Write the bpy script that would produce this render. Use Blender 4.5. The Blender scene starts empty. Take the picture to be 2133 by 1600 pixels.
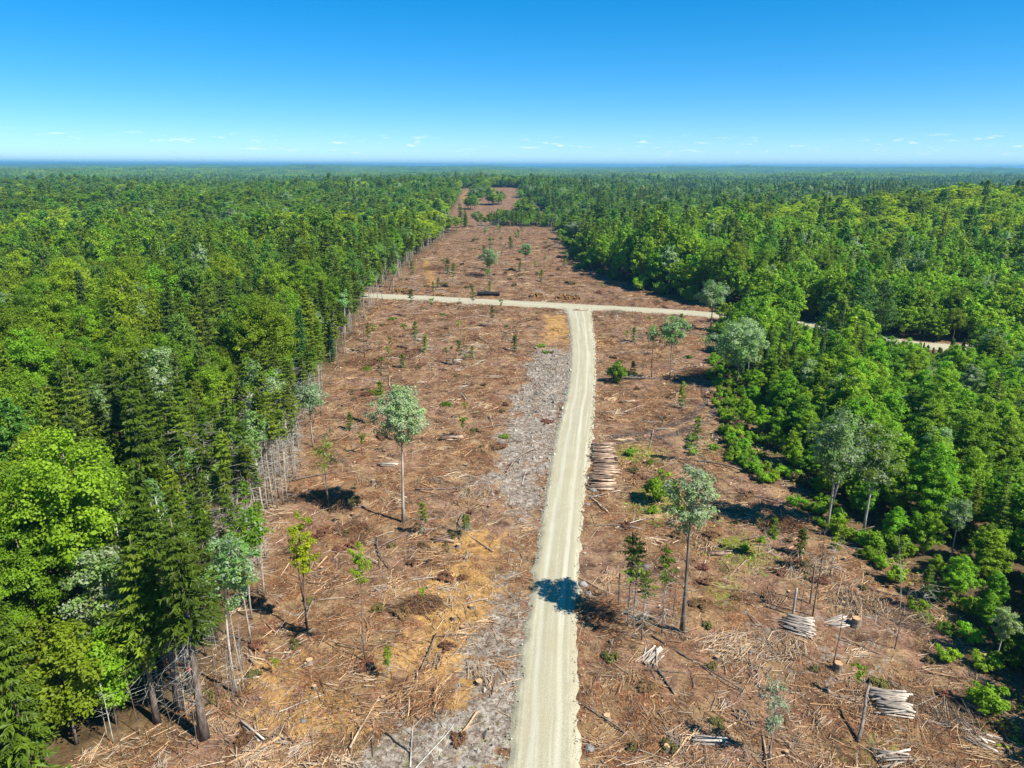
import bpy, math
import numpy as np
from mathutils import Matrix, Vector

# ------------------------------------------------------------------ camera, sky, sun, exposure
scene = bpy.context.scene
EYE = 40.0
PITCH = 17.065
cam_data = bpy.data.cameras.new("camera")
cam = bpy.data.objects.new("camera", cam_data)
scene.collection.objects.link(cam)
cam_data.sensor_fit = 'HORIZONTAL'
cam_data.angle = 2 * math.atan(1066.5 / 1479.0)
cam_data.clip_start = 0.5
cam_data.clip_end = 80000
cam.matrix_world = (Matrix.Translation((0, 0, EYE)) @ Matrix.Rotation(math.radians(90 - PITCH), 4, 'X')
                    @ Matrix.Rotation(math.radians(0.25), 4, 'Z'))
scene.camera = cam

SUN_AZ = math.radians(-31.0)      # direction towards the sun in the ground plane (from +X)
SUN_EL = math.radians(48.5)
world = bpy.data.worlds.new("World")
scene.world = world
world.use_nodes = True
wn, wl = world.node_tree.nodes, world.node_tree.links
wn.clear()
w_out = wn.new('ShaderNodeOutputWorld')
w_bg = wn.new('ShaderNodeBackground')
w_sky = wn.new('ShaderNodeTexSky')
w_sky.sky_type = 'NISHITA'
w_sky.sun_disc = False
w_sky.sun_elevation = SUN_EL
w_sky.sun_rotation = math.radians(90) - SUN_AZ
w_sky.altitude = 5000
w_sky.air_density = 1.0
w_sky.dust_density = 0.0
w_sky.ozone_density = 4.0
w_bg.inputs['Strength'].default_value = 0.15
# richer blue, as the photograph's sky: one even adjustment over the whole sky
w_hsv = wn.new('ShaderNodeHueSaturation')
w_hsv.inputs['Saturation'].default_value = 1.62
w_hsv.inputs['Hue'].default_value = 0.496
w_gam = wn.new('ShaderNodeGamma'); w_gam.inputs['Gamma'].default_value = 0.72
wl.new(w_sky.outputs[0], w_gam.inputs['Color'])
wl.new(w_gam.outputs[0], w_hsv.inputs['Color'])
# a thin belt of far fair-weather clouds low over the horizon, all the way round
w_tc = wn.new('ShaderNodeTexCoord')
w_sep = wn.new('ShaderNodeSeparateXYZ')
wl.new(w_tc.outputs['Generated'], w_sep.inputs[0])
w_div = wn.new('ShaderNodeMapping')
w_div.inputs['Scale'].default_value = (14, 14, 85)
wl.new(w_tc.outputs['Generated'], w_div.inputs['Vector'])
w_noise = wn.new('ShaderNodeTexNoise')
w_noise.inputs['Scale'].default_value = 2.7
w_noise.inputs['Detail'].default_value = 6
w_noise.inputs['Roughness'].default_value = 0.62
wl.new(w_div.outputs[0], w_noise.inputs['Vector'])
w_thr = wn.new('ShaderNodeMapRange')
w_thr.inputs[1].default_value = 0.575; w_thr.inputs[2].default_value = 0.72
w_thr.inputs[3].default_value = 0.0; w_thr.inputs[4].default_value = 0.75
wl.new(w_noise.outputs['Fac'], w_thr.inputs[0])
w_up = wn.new('ShaderNodeMapRange'); w_up.interpolation_type = 'SMOOTHSTEP'
w_up.inputs[1].default_value = 0.008; w_up.inputs[2].default_value = 0.02
wl.new(w_sep.outputs['Z'], w_up.inputs[0])
w_dn = wn.new('ShaderNodeMapRange'); w_dn.interpolation_type = 'SMOOTHSTEP'
w_dn.inputs[1].default_value = 0.026; w_dn.inputs[2].default_value = 0.044
w_dn.inputs[3].default_value = 1.0; w_dn.inputs[4].default_value = 0.0
wl.new(w_sep.outputs['Z'], w_dn.inputs[0])
w_m1 = wn.new('ShaderNodeMath'); w_m1.operation = 'MULTIPLY'
w_m2 = wn.new('ShaderNodeMath'); w_m2.operation = 'MULTIPLY'
wl.new(w_up.outputs[0], w_m1.inputs[0]); wl.new(w_dn.outputs[0], w_m1.inputs[1])
wl.new(w_m1.outputs[0], w_m2.inputs[0]); wl.new(w_thr.outputs[0], w_m2.inputs[1])
w_mix = wn.new('ShaderNodeMix'); w_mix.data_type = 'RGBA'
wl.new(w_m2.outputs[0], w_mix.inputs[0])
wl.new(w_hsv.outputs[0], w_mix.inputs[6])
w_mix.inputs[7].default_value = (4.6, 4.7, 4.8, 1)
wl.new(w_mix.outputs[2], w_bg.inputs['Color'])
wl.new(w_bg.outputs[0], w_out.inputs['Surface'])

sun_data = bpy.data.lights.new("sun", 'SUN')
sun_data.energy = 5.0
sun_data.angle = math.radians(0.53)
sun_data.color = (1.0, 0.965, 0.90)
sun = bpy.data.objects.new("sun", sun_data)
scene.collection.objects.link(sun)
sun_dir = Vector((math.cos(SUN_AZ) * math.cos(SUN_EL), math.sin(SUN_AZ) * math.cos(SUN_EL), math.sin(SUN_EL)))
sun.rotation_euler = sun_dir.to_track_quat('Z', 'Y').to_euler()
sun.location = (60, -40, 120)

scene.view_settings.view_transform = 'Standard'
scene.view_settings.look = 'None'
scene.view_settings.gamma = 1.0
scene.view_settings.exposure = 0.95
scene.view_settings.use_curve_mapping = False
scene.render.engine = 'CYCLES'
cy = scene.cycles
cy.max_bounces = 9; cy.diffuse_bounces = 6; cy.glossy_bounces = 1; cy.transmission_bounces = 7
cy.volume_bounces = 0; cy.transparent_max_bounces = 4
cy.use_denoising = True
cy.use_adaptive_sampling = False
cy.caustics_reflective = False; cy.caustics_refractive = False
cy.sample_clamp_indirect = 4.0

COL = scene.collection
rng = np.random.default_rng(7)

# ------------------------------------------------------------------ small tools
def smooth(a, b, x):
    t = np.clip((np.asarray(x, float) - a) / (b - a), 0, 1)
    return t * t * (3 - 2 * t)

def _hash(ix, iy, s):
    n = (ix.astype(np.int64) * 374761393 + iy.astype(np.int64) * 668265263 + s * 1274126177) & 0xffffffff
    n = ((n ^ (n >> 13)) * 1103515245) & 0xffffffff
    n = ((n ^ (n >> 16)) * 2246822519) & 0xffffffff
    return ((n ^ (n >> 15)) & 0xffffff) / float(0xffffff)

def noise2(x, y, s=0):
    x = np.asarray(x, float); y = np.asarray(y, float)
    ix, iy = np.floor(x), np.floor(y)
    fx, fy = x - ix, y - iy
    def g(ox, oy):
        a = _hash(ix + ox, iy + oy, s) * 2 * math.pi
        return np.cos(a) * (fx - ox) + np.sin(a) * (fy - oy)
    u = fx * fx * fx * (fx * (fx * 6 - 15) + 10); v = fy * fy * fy * (fy * (fy * 6 - 15) + 10)
    return 1.5 * ((g(0, 0) * (1 - u) + g(1, 0) * u) * (1 - v) + (g(0, 1) * (1 - u) + g(1, 1) * u) * v)

def fbm(x, y, s=0, o=3):
    r, a = 0, 1.0
    for i in range(o):
        r = r + a * noise2(np.asarray(x) * 2 ** i, np.asarray(y) * 2 ** i, s + 17 * i); a *= 0.5
    return r

def seg_dist(x, y, pts):
    """distance to a polyline, and the width interpolated along it when points carry one"""
    best = np.full(np.shape(x), 1e9); wid = np.zeros(np.shape(x))
    for p, q in zip(pts[:-1], pts[1:]):
        dx, dy = q[0] - p[0], q[1] - p[1]
        t = np.clip(((x - p[0]) * dx + (y - p[1]) * dy) / (dx * dx + dy * dy), 0, 1)
        d = np.hypot(x - p[0] - t * dx, y - p[1] - t * dy)
        w = p[2] * (1 - t) + q[2] * t if len(p) > 2 else 0
        m = d < best
        best = np.where(m, d, best); wid = np.where(m, w, wid)
    return best, wid

def in_poly(x, y, poly):
    x = np.asarray(x, float); y = np.asarray(y, float)
    r = np.zeros(x.shape, bool)
    n = len(poly)
    for i in range(n):
        x0, y0 = poly[i][:2]; x1, y1 = poly[(i + 1) % n][:2]
        c = ((y0 > y) != (y1 > y)) & (x < (x1 - x0) * (y - y0) / (y1 - y0 + 1e-12) + x0)
        r ^= c
    return r

def poly_sd(x, y, poly):
    """signed distance, positive inside"""
    d, _ = seg_dist(x, y, list(poly) + [poly[0]])
    return np.where(in_poly(x, y, poly), d, -d)

# ------------------------------------------------------------------ the lie of the land (metres; x right, y away)
ROAD = [(1.2, 18, 5.2), (1.7, 30, 5.2), (2.2, 39.3, 5.1), (2.9, 47, 4.7), (3.7, 56.3, 4.4), (5.3, 70, 4.6), (7.3, 86.8, 4.9), (8.9, 98, 5.6),
        (10.5, 109.1, 5.5), (13.0, 127, 5.1), (15.0, 144.4, 5.2), (17.4, 171, 5.8), (19.2, 201.2, 6.6), (19.4, 207, 9.5)]
CROSS = [(-110, 238, 6.5), (-80, 232, 6.8), (-57.4, 228.6, 7), (-38.6, 224.4, 7), (-10, 217.8, 7.4), (17.6, 210, 8), (36.9, 205.3, 7), (52.2, 198.7, 6.6), (64.6, 191.5, 6.6),
         (75, 187.5, 6.6), (82, 181, 6.6), (86.5, 174, 6.6), (93.4, 166.2, 6.6), (100, 161.6, 6.4), (113, 160, 6.4), (140, 163, 6.4)]
CLEAR = [(-31, 10), (-29.3, 39.1), (-25.5, 42.5), (-23.6, 46.7), (-25, 58), (-29.5, 73.2), (-31, 87.8), (-34.5, 110), (-36, 129.6), (-37.5, 159.9), (-42, 199.3), (-46, 240.7),
         (-43, 288), (-41, 360), (-39, 434.8), (-27, 500), (27, 512), (34, 473), (33, 380), (30, 330), (31, 291), (44, 244), (61, 214), (66, 196),
         (56, 187), (49.5, 172), (46, 153), (42, 131), (36.5, 105), (36, 92), (39, 76), (41.5, 67), (41.5, 58), (40.3, 50.6), (37.2, 41), (34, 10)]
FAR_CLEAR = [(-44, 470), (-52, 570), (-58, 800), (-70, 1000), (14, 1010), (17, 900), (29, 720), (34, 556), (-12, 550), (-18, 500), (-30, 470)]

def base_h(x, y):
    x = np.asarray(x, float); y = np.asarray(y, float)
    d = np.hypot(x, y)
    ramp = smooth(270, 700, d)
    corr = 1 - 0.9 * np.exp(-((x + 15) / 110) ** 2) * (1 - smooth(1050, 1400, y))
    z = 0.5 * noise2(x / 55, y / 55, 3) * smooth(25, 80, d)
    z = z + ramp * corr * (14 * noise2(x / 430, y / 330, 5) + 5 * noise2(x / 170, y / 170, 9) - 3.5)
    z = z + 8.5 * np.exp(-((x - 285) / 150) ** 2 - ((y - 430) / 120) ** 2)
    z = z + 13 * np.exp(-((x + 30) / 420) ** 2 - ((y - 1040) / 230) ** 2)
    z = z + 4 * np.exp(-((x + 330) / 190) ** 2 - ((y - 520) / 160) ** 2)
    far = smooth(1200, 4000, d)
    z = z + far * (13 * noise2(x / 1500, y / 800, 21) + 6 * noise2(x / 600, y / 420, 22))
    z = z + smooth(4500, 9000, d) * (22 + 44 * noise2(x / 4200, y / 2600, 31) + 18 * noise2(x / 1400, y / 900, 33))
    z = z - 5 * np.exp(-((d - 1700) / 500) ** 2)
    return z

def road_gap(x, y):
    d1, w1 = seg_dist(x, y, ROAD); d2, w2 = seg_dist(x, y, CROSS)
    return np.minimum(d1 - w1 / 2, d2 - w2 / 2)

def ground_h(x, y):
    x = np.asarray(x, float); y = np.asarray(y, float)
    d = np.hypot(x, y)
    micro = 0.26 * fbm(x / 4.6, y / 4.6, 41, 2) + 0.13 * fbm(x / 1.5, y / 1.5, 43, 2)
    gap = road_gap(x, y)
    shoulder = 0.10 * np.exp(-((gap - 1.6) / 1.2) ** 2)
    return base_h(x, y) + (micro * (1 - 0.85 * smooth(300, 900, d)) * (0.12 + 0.88 * smooth(-0.5, 3.0, gap)) - 0.05 - shoulder) * (1 - smooth(900, 1500, d))

# ------------------------------------------------------------------ meshes from arrays
class MB:
    """collects faces; one mesh with material slots and a per-face tint / colour"""
    def __init__(s):
        s.v = []; s.f = []; s.n = 0
    def add(s, verts, faces, mat=0, tint=None, col=None):
        verts = np.asarray(verts, np.float32).reshape(-1, 3); faces = np.asarray(faces, np.int64)
        k = len(faces)
        t = np.zeros(k, np.float32) if tint is None else np.broadcast_to(np.asarray(tint, np.float32), (k,))
        c = np.zeros((k, 3), np.float32) if col is None else np.broadcast_to(np.asarray(col, np.float32), (k, 3))
        m = np.broadcast_to(np.asarray(mat, np.int32), (k,))
        s.v.append(verts); s.f.append((faces + s.n, m, t, c)); s.n += len(verts)
    def join(s, other, matshift=0):
        for v in other.v: s.v.append(v)
        for (f, m, t, c) in other.f: s.f.append((f + s.n, m + matshift, t, c))
        s.n += other.n
    def mesh(s, name, mats, smooth_shade=False, color=False):
        me = bpy.data.meshes.new(name)
        v = np.concatenate(s.v)
        me.vertices.add(len(v)); me.vertices.foreach_set('co', v.ravel())
        lt, li, mi, tt, cc = [], [], [], [], []
        for f, m, t, c in s.f:
            if len(f) == 0: continue
            lt.append(np.full(len(f), f.shape[1])); li.append(f.ravel()); mi.append(m); tt.append(t); cc.append(c)
        lt = np.concatenate(lt); li = np.concatenate(li); mi = np.concatenate(mi).astype(np.int32); tt = np.concatenate(tt); cc = np.concatenate(cc)
        ls = np.concatenate([[0], np.cumsum(lt)[:-1]])
        me.loops.add(len(li)); me.loops.foreach_set('vertex_index', li.astype(np.int32))
        me.polygons.add(len(lt)); me.polygons.foreach_set('loop_start', ls.astype(np.int32))
        try: me.polygons.foreach_set('loop_total', lt.astype(np.int32))
        except Exception: pass
        me.polygons.foreach_set('material_index', mi)
        me.polygons.foreach_set('use_smooth', np.full(len(lt), smooth_shade))
        if color:
            a = me.attributes.new('col', 'FLOAT_COLOR', 'FACE')
            a.data.foreach_set('color', np.concatenate([cc, np.ones((len(cc), 1))], 1).astype(np.float32).ravel())
        else:
            a = me.attributes.new('tint', 'FLOAT', 'FACE'); a.data.foreach_set('value', tt.astype(np.float32))
        for m in mats: me.materials.append(m)
        me.update(calc_edges=True)
        return me

def unit(a):
    return a / (np.linalg.norm(a, axis=-1, keepdims=True) + 1e-9)

def leaf_quads(mb, C, N, L, Wd, r, axis=None, mat=0, tint=None, fold=0.0):
    """diamond leaves at C facing N; axis gives the long direction when set"""
    k = len(C); N = unit(N)
    a = r.normal(size=(k, 3)) if axis is None else axis
    a = unit(a - N * np.sum(a * N, 1, keepdims=True)); b = np.cross(N, a)
    L = np.broadcast_to(L, (k,))[:, None]; Wd = np.broadcast_to(Wd, (k,))[:, None]
    V = np.stack([C - a * L / 2, C + b * Wd / 2 + a * L * 0.08, C + a * L / 2 - N * L * fold, C - b * Wd / 2 + a * L * 0.08], 1)
    mb.add(V.reshape(-1, 3), np.arange(k * 4).reshape(-1, 4), mat, tint)

def sticks(mb, P0, P1, r0, r1, n=3, mat=0, tint=None, col=None, caps=False, capmat=None):
    P0 = np.asarray(P0, float); P1 = np.asarray(P1, float); k = len(P0)
    d = unit(P1 - P0)
    ref = np.where(np.abs(d[:, 2:3]) > 0.9, np.array([[1.0, 0, 0]]), np.array([[0, 0, 1.0]]))
    u = unit(np.cross(d, ref)); w = np.cross(d, u)
    r0 = np.broadcast_to(r0, (k,)); r1 = np.broadcast_to(r1, (k,))
    an = np.arange(n) * 2 * math.pi / n
    ring = u[:, None, :] * np.cos(an)[None, :, None] + w[:, None, :] * np.sin(an)[None, :, None]
    V = np.concatenate([P0[:, None, :] + ring * r0[:, None, None], P1[:, None, :] + ring * r1[:, None, None]], 1)
    i = np.arange(n); j = (i + 1) % n
    q = np.stack([i, i + n, j + n, j], 1)
    F = (q[None] + (np.arange(k) * 2 * n)[:, None, None]).reshape(-1, 4)
    rep = lambda a, m: None if a is None else np.repeat(np.broadcast_to(np.asarray(a, float), (k,) + np.shape(a)[1:] if np.ndim(a) > 1 else (k,)), m, axis=0)
    mb.add(V.reshape(-1, 3), F, mat, rep(tint, n), rep(col, n))
    if caps:
        base = (np.arange(k) * 2 * n)[:, None]
        f0 = base + i[None, :]; f1 = base + (i[::-1] + n)[None, :]
        off = mb.n - len(V.reshape(-1, 3))
        for f in (f0, f1):
            mb.f.append((f + off, np.full(k, mat if capmat is None else capmat, np.int32), np.zeros(k, np.float32) if tint is None else np.broadcast_to(np.asarray(tint, np.float32), (k,)),
                         np.zeros((k, 3), np.float32) if col is None else np.broadcast_to(np.asarray(col, np.float32), (k, 3))))

def tube(mb, pts, rad, n=6, mat=0, tint=0.0, cap=True, capmat=None):
    pts = np.asarray(pts, float); m = len(pts)
    rad = np.broadcast_to(rad, (m,))
    t = unit(np.gradient(pts, axis=0))
    ref = np.array([1.0, 0.2, 0]) if abs(t[0, 2]) > 0.7 else np.array([0, 0, 1.0])
    u = unit(np.cross(t, ref)); w = np.cross(t, u)
    an = np.arange(n) * 2 * math.pi / n
    V = pts[:, None, :] + (u[:, None, :] * np.cos(an)[None, :, None] + w[:, None, :] * np.sin(an)[None, :, None]) * rad[:, None, None]
    i = np.arange(n); j = (i + 1) % n
    F = np.concatenate([np.stack([i + a * n, j + a * n, j + (a + 1) * n, i + (a + 1) * n], 1) for a in range(m - 1)])
    mb.add(V.reshape(-1, 3), F, mat, tint)
    if cap:
        off = mb.n - m * n
        for f in (i[::-1][None, :], (i + (m - 1) * n)[None, :]):
            mb.f.append((f + off, np.full(1, mat if capmat is None else capmat, np.int32), np.zeros(1, np.float32), np.zeros((1, 3), np.float32)))

def put(name, me, parent=None, loc=None, rot=None, scale=None):
    o = bpy.data.objects.new(name, me)
    COL.objects.link(o)
    if parent is not None: o.parent = parent
    if loc is not None: o.location = loc
    if rot is not None: o.rotation_euler = rot
    if scale is not None: o.scale = scale if np.ndim(scale) else (scale,) * 3
    return o

def tag(o, label, cat, group=None, kind=None):
    o['label'] = label
    if cat: o['category'] = cat
    if group: o['group'] = group
    if kind: o['kind'] = kind
    return o

def thing(name, label, cat, loc, rotz=0.0, scale=1.0, group=None, tilt=(0, 0)):
    o = bpy.data.objects.new(name, None)
    o.empty_display_size = 0.3
    COL.objects.link(o)
    o.location = loc; o.rotation_euler = (tilt[0], tilt[1], rotz)
    o.scale = scale if np.ndim(scale) else (scale,) * 3
    return tag(o, label, cat, group)

# ------------------------------------------------------------------ materials
def new_mat(name):
    m = bpy.data.materials.new(name); m.use_nodes = True
    m.node_tree.nodes.clear()
    return m, m.node_tree.nodes, m.node_tree.links

def ramp_node(N, stops):
    r = N.new('ShaderNodeValToRGB')
    e = r.color_ramp.elements
    while len(e) > 1: e.remove(e[-1])
    for i, (p, c) in enumerate(stops):
        k = e[0] if i == 0 else e.new(p)
        k.position = p; k.color = (*c, 1)
    return r

def mixc(N, Lk, fac, a, b):
    m = N.new('ShaderNodeMix'); m.data_type = 'RGBA'
    for sock, val in ((m.inputs[0], fac), (m.inputs[6], a), (m.inputs[7], b)):
        if hasattr(val, 'is_output'): Lk.new(val, sock)
        elif np.ndim(val): sock.default_value = (*val, 1)
        else: sock.default_value = val
    return m.outputs[2]

def leaf_mat(name, c0, c1, trans=0.3, vary=0.3, hue=0.022, gloss=0.5):
    m, N, Lk = new_mat(name)
    at = N.new('ShaderNodeAttribute'); at.attribute_name = 'tint'
    c = mixc(N, Lk, at.outputs['Fac'], c0, c1)
    oi = N.new('ShaderNodeObjectInfo')
    hv = N.new('ShaderNodeHueSaturation')
    mr = N.new('ShaderNodeMapRange'); mr.inputs[3].default_value = 1 - vary; mr.inputs[4].default_value = 1 + vary
    Lk.new(oi.outputs['Random'], mr.inputs[0]); Lk.new(mr.outputs[0], hv.inputs['Value'])
    w = N.new('ShaderNodeTexWhiteNoise'); w.noise_dimensions = '1D'; Lk.new(oi.outputs['Random'], w.inputs['W'])
    mh = N.new('ShaderNodeMapRange'); mh.inputs[3].default_value = 0.5 - hue; mh.inputs[4].default_value = 0.5 + hue
    Lk.new(w.outputs['Value'], mh.inputs[0]); Lk.new(mh.outputs[0], hv.inputs['Hue'])
    Lk.new(c, hv.inputs['Color'])
    p = N.new('ShaderNodeBsdfPrincipled')
    p.inputs['Roughness'].default_value = gloss
    p.inputs['Specular IOR Level'].default_value = 0.25
    Lk.new(hv.outputs[0], p.inputs['Base Color'])
    tr = N.new('ShaderNodeBsdfTranslucent'); Lk.new(hv.outputs[0], tr.inputs['Color'])
    mx = N.new('ShaderNodeMixShader'); mx.inputs[0].default_value = trans
    Lk.new(p.outputs[0], mx.inputs[1]); Lk.new(tr.outputs[0], mx.inputs[2])
    o = N.new('ShaderNodeOutputMaterial'); Lk.new(mx.outputs[0], o.inputs['Surface'])
    return m

def bark_mat(name, c0, c1, scale=3.0, stretch=(1, 1, 0.25), vary=0.25, rough=0.85, bump=0.4):
    m, N, Lk = new_mat(name)
    tc = N.new('ShaderNodeTexCoord'); mp = N.new('ShaderNodeMapping'); mp.inputs['Scale'].default_value = stretch
    Lk.new(tc.outputs['Object'], mp.inputs[0])
    nz = N.new('ShaderNodeTexNoise'); nz.inputs['Scale'].default_value = scale; nz.inputs['Detail'].default_value = 4
    Lk.new(mp.outputs[0], nz.inputs['Vector'])
    mr0 = N.new('ShaderNodeMapRange'); mr0.inputs[1].default_value = 0.35; mr0.inputs[2].default_value = 0.65
    Lk.new(nz.outputs['Fac'], mr0.inputs[0])
    c = mixc(N, Lk, mr0.outputs[0], c0, c1)
    oi = N.new('ShaderNodeObjectInfo'); hv = N.new('ShaderNodeHueSaturation')
    mr = N.new('ShaderNodeMapRange'); mr.inputs[3].default_value = 1 - vary; mr.inputs[4].default_value = 1 + vary
    Lk.new(oi.outputs['Random'], mr.inputs[0]); Lk.new(mr.outputs[0], hv.inputs['Value']); Lk.new(c, hv.inputs['Color'])
    p = N.new('ShaderNodeBsdfPrincipled'); p.inputs['Roughness'].default_value = rough; p.inputs['Specular IOR Level'].default_value = 0.2
    Lk.new(hv.outputs[0], p.inputs['Base Color'])
    b = N.new('ShaderNodeBump'); b.inputs['Strength'].default_value = bump; b.inputs['Distance'].default_value = 0.03
    Lk.new(nz.outputs['Fac'], b.inputs['Height']); Lk.new(b.outputs[0], p.inputs['Normal'])
    o = N.new('ShaderNodeOutputMaterial'); Lk.new(p.outputs[0], o.inputs['Surface'])
    return m

def col_mat(name, rough=0.9, vary=0.0):
    m, N, Lk = new_mat(name)
    at = N.new('ShaderNodeAttribute'); at.attribute_name = 'col'
    p = N.new('ShaderNodeBsdfPrincipled'); p.inputs['Roughness'].default_value = rough; p.inputs['Specular IOR Level'].default_value = 0.15
    Lk.new(at.outputs['Color'], p.inputs['Base Color'])
    o = N.new('ShaderNodeOutputMaterial'); Lk.new(p.outputs[0], o.inputs['Surface'])
    return m

M = {}
M['spruce'] = leaf_mat('spruce_needles', (0.070, 0.115, 0.009), (0.205, 0.305, 0.016), 0.4, 0.40, 0.02)
M['spruce_dark'] = leaf_mat('dark_spruce_needles', (0.038, 0.070, 0.012), (0.105, 0.165, 0.020), 0.3, 0.3, 0.02)
M['fir'] = leaf_mat('fir_needles', (0.058, 0.125, 0.028), (0.155, 0.290, 0.072), 0.4, 0.28)
M['pine'] = leaf_mat('pine_needles', (0.095, 0.185, 0.022), (0.225, 0.390, 0.055), 0.4, 0.28)
M['maple'] = leaf_mat('maple_leaves', (0.132, 0.225, 0.010), (0.275, 0.430, 0.018), 0.5, 0.30, 0.02)
M['young'] = leaf_mat('young_maple_leaves', (0.145, 0.275, 0.012), (0.315, 0.530, 0.020), 0.5, 0.26, 0.02)
M['gold'] = leaf_mat('yellow_green_leaves', (0.235, 0.330, 0.010), (0.450, 0.590, 0.016), 0.5, 0.20, 0.012)
M['mint'] = leaf_mat('pale_poplar_leaves', (0.200, 0.370, 0.110), (0.420, 0.620, 0.240), 0.5, 0.1)
M['pine_dark'] = leaf_mat('dark_pine_needles', (0.055, 0.115, 0.020), (0.140, 0.250, 0.050), 0.35, 0.2)
M['silver'] = leaf_mat('silvery_leaves', (0.260, 0.335, 0.180), (0.470, 0.540, 0.340), 0.5, 0.15)
M['poplar'] = leaf_mat('poplar_leaves', (0.140, 0.270, 0.050), (0.320, 0.500, 0.125), 0.5, 0.2)
M['lime'] = leaf_mat('lime_leaves', (0.210, 0.300, 0.008), (0.420, 0.510, 0.015), 0.5, 0.10)
M['olive'] = leaf_mat('olive_brush', (0.090, 0.080, 0.022), (0.190, 0.160, 0.045), 0.2, 0.25)
M['rust'] = leaf_mat('rusty_dead_needles', (0.110, 0.055, 0.026), (0.260, 0.130, 0.060), 0.15, 0.25)
M['bark'] = bark_mat('grey_brown_bark', (0.10, 0.075, 0.055), (0.26, 0.21, 0.165), 4.0)
M['dark_bark'] = bark_mat('dark_spruce_bark', (0.075, 0.055, 0.042), (0.20, 0.155, 0.12), 5.0)
M['pale_bark'] = bark_mat('pale_grey_bark', (0.26, 0.22, 0.17), (0.52, 0.47, 0.39), 3.0)
M['lichen'] = bark_mat('lichen_grey_twigs', (0.28, 0.26, 0.21), (0.50, 0.48, 0.42), 4.0)
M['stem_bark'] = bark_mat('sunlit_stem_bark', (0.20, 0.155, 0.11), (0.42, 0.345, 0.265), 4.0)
M['log_bark'] = bark_mat('log_bark', (0.13, 0.080, 0.052), (0.42, 0.300, 0.205), 2.6, (0.5, 1, 1), 0.5)
M['log_grey'] = bark_mat('weathered_log', (0.20, 0.165, 0.13), (0.50, 0.43, 0.355), 2.6, (0.5, 1, 1), 0.35)
M['cut'] = bark_mat('fresh_cut_wood', (0.36, 0.20, 0.095), (0.52, 0.34, 0.18), 6.0, (1, 1, 1), 0.15)
M['cut_orange'] = bark_mat('orange_log_ends', (0.56, 0.28, 0.085), (0.72, 0.44, 0.17), 2.0, (1, 1, 1), 0.1)
M['stump_bark'] = bark_mat('stump_bark', (0.09, 0.065, 0.05), (0.24, 0.18, 0.13), 5.0)
M['rock'] = bark_mat('grey_rock', (0.11, 0.10, 0.092), (0.28, 0.26, 0.235), 3.0, (1, 1, 1), 0.3)
M['plastic'] = bark_mat('black_corrugated_plastic', (0.012, 0.012, 0.014), (0.02, 0.02, 0.022), 3.0, (1, 1, 1), 0.0, 0.45, 0.1)
M['tape'] = bark_mat('red_flagging_tape', (0.60, 0.03, 0.02), (0.70, 0.05, 0.03), 3.0, (1, 1, 1), 0.0, 0.5, 0.0)
M['debris'] = col_mat('woody_debris')
M['stone'] = col_mat('crushed_stone')

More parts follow.
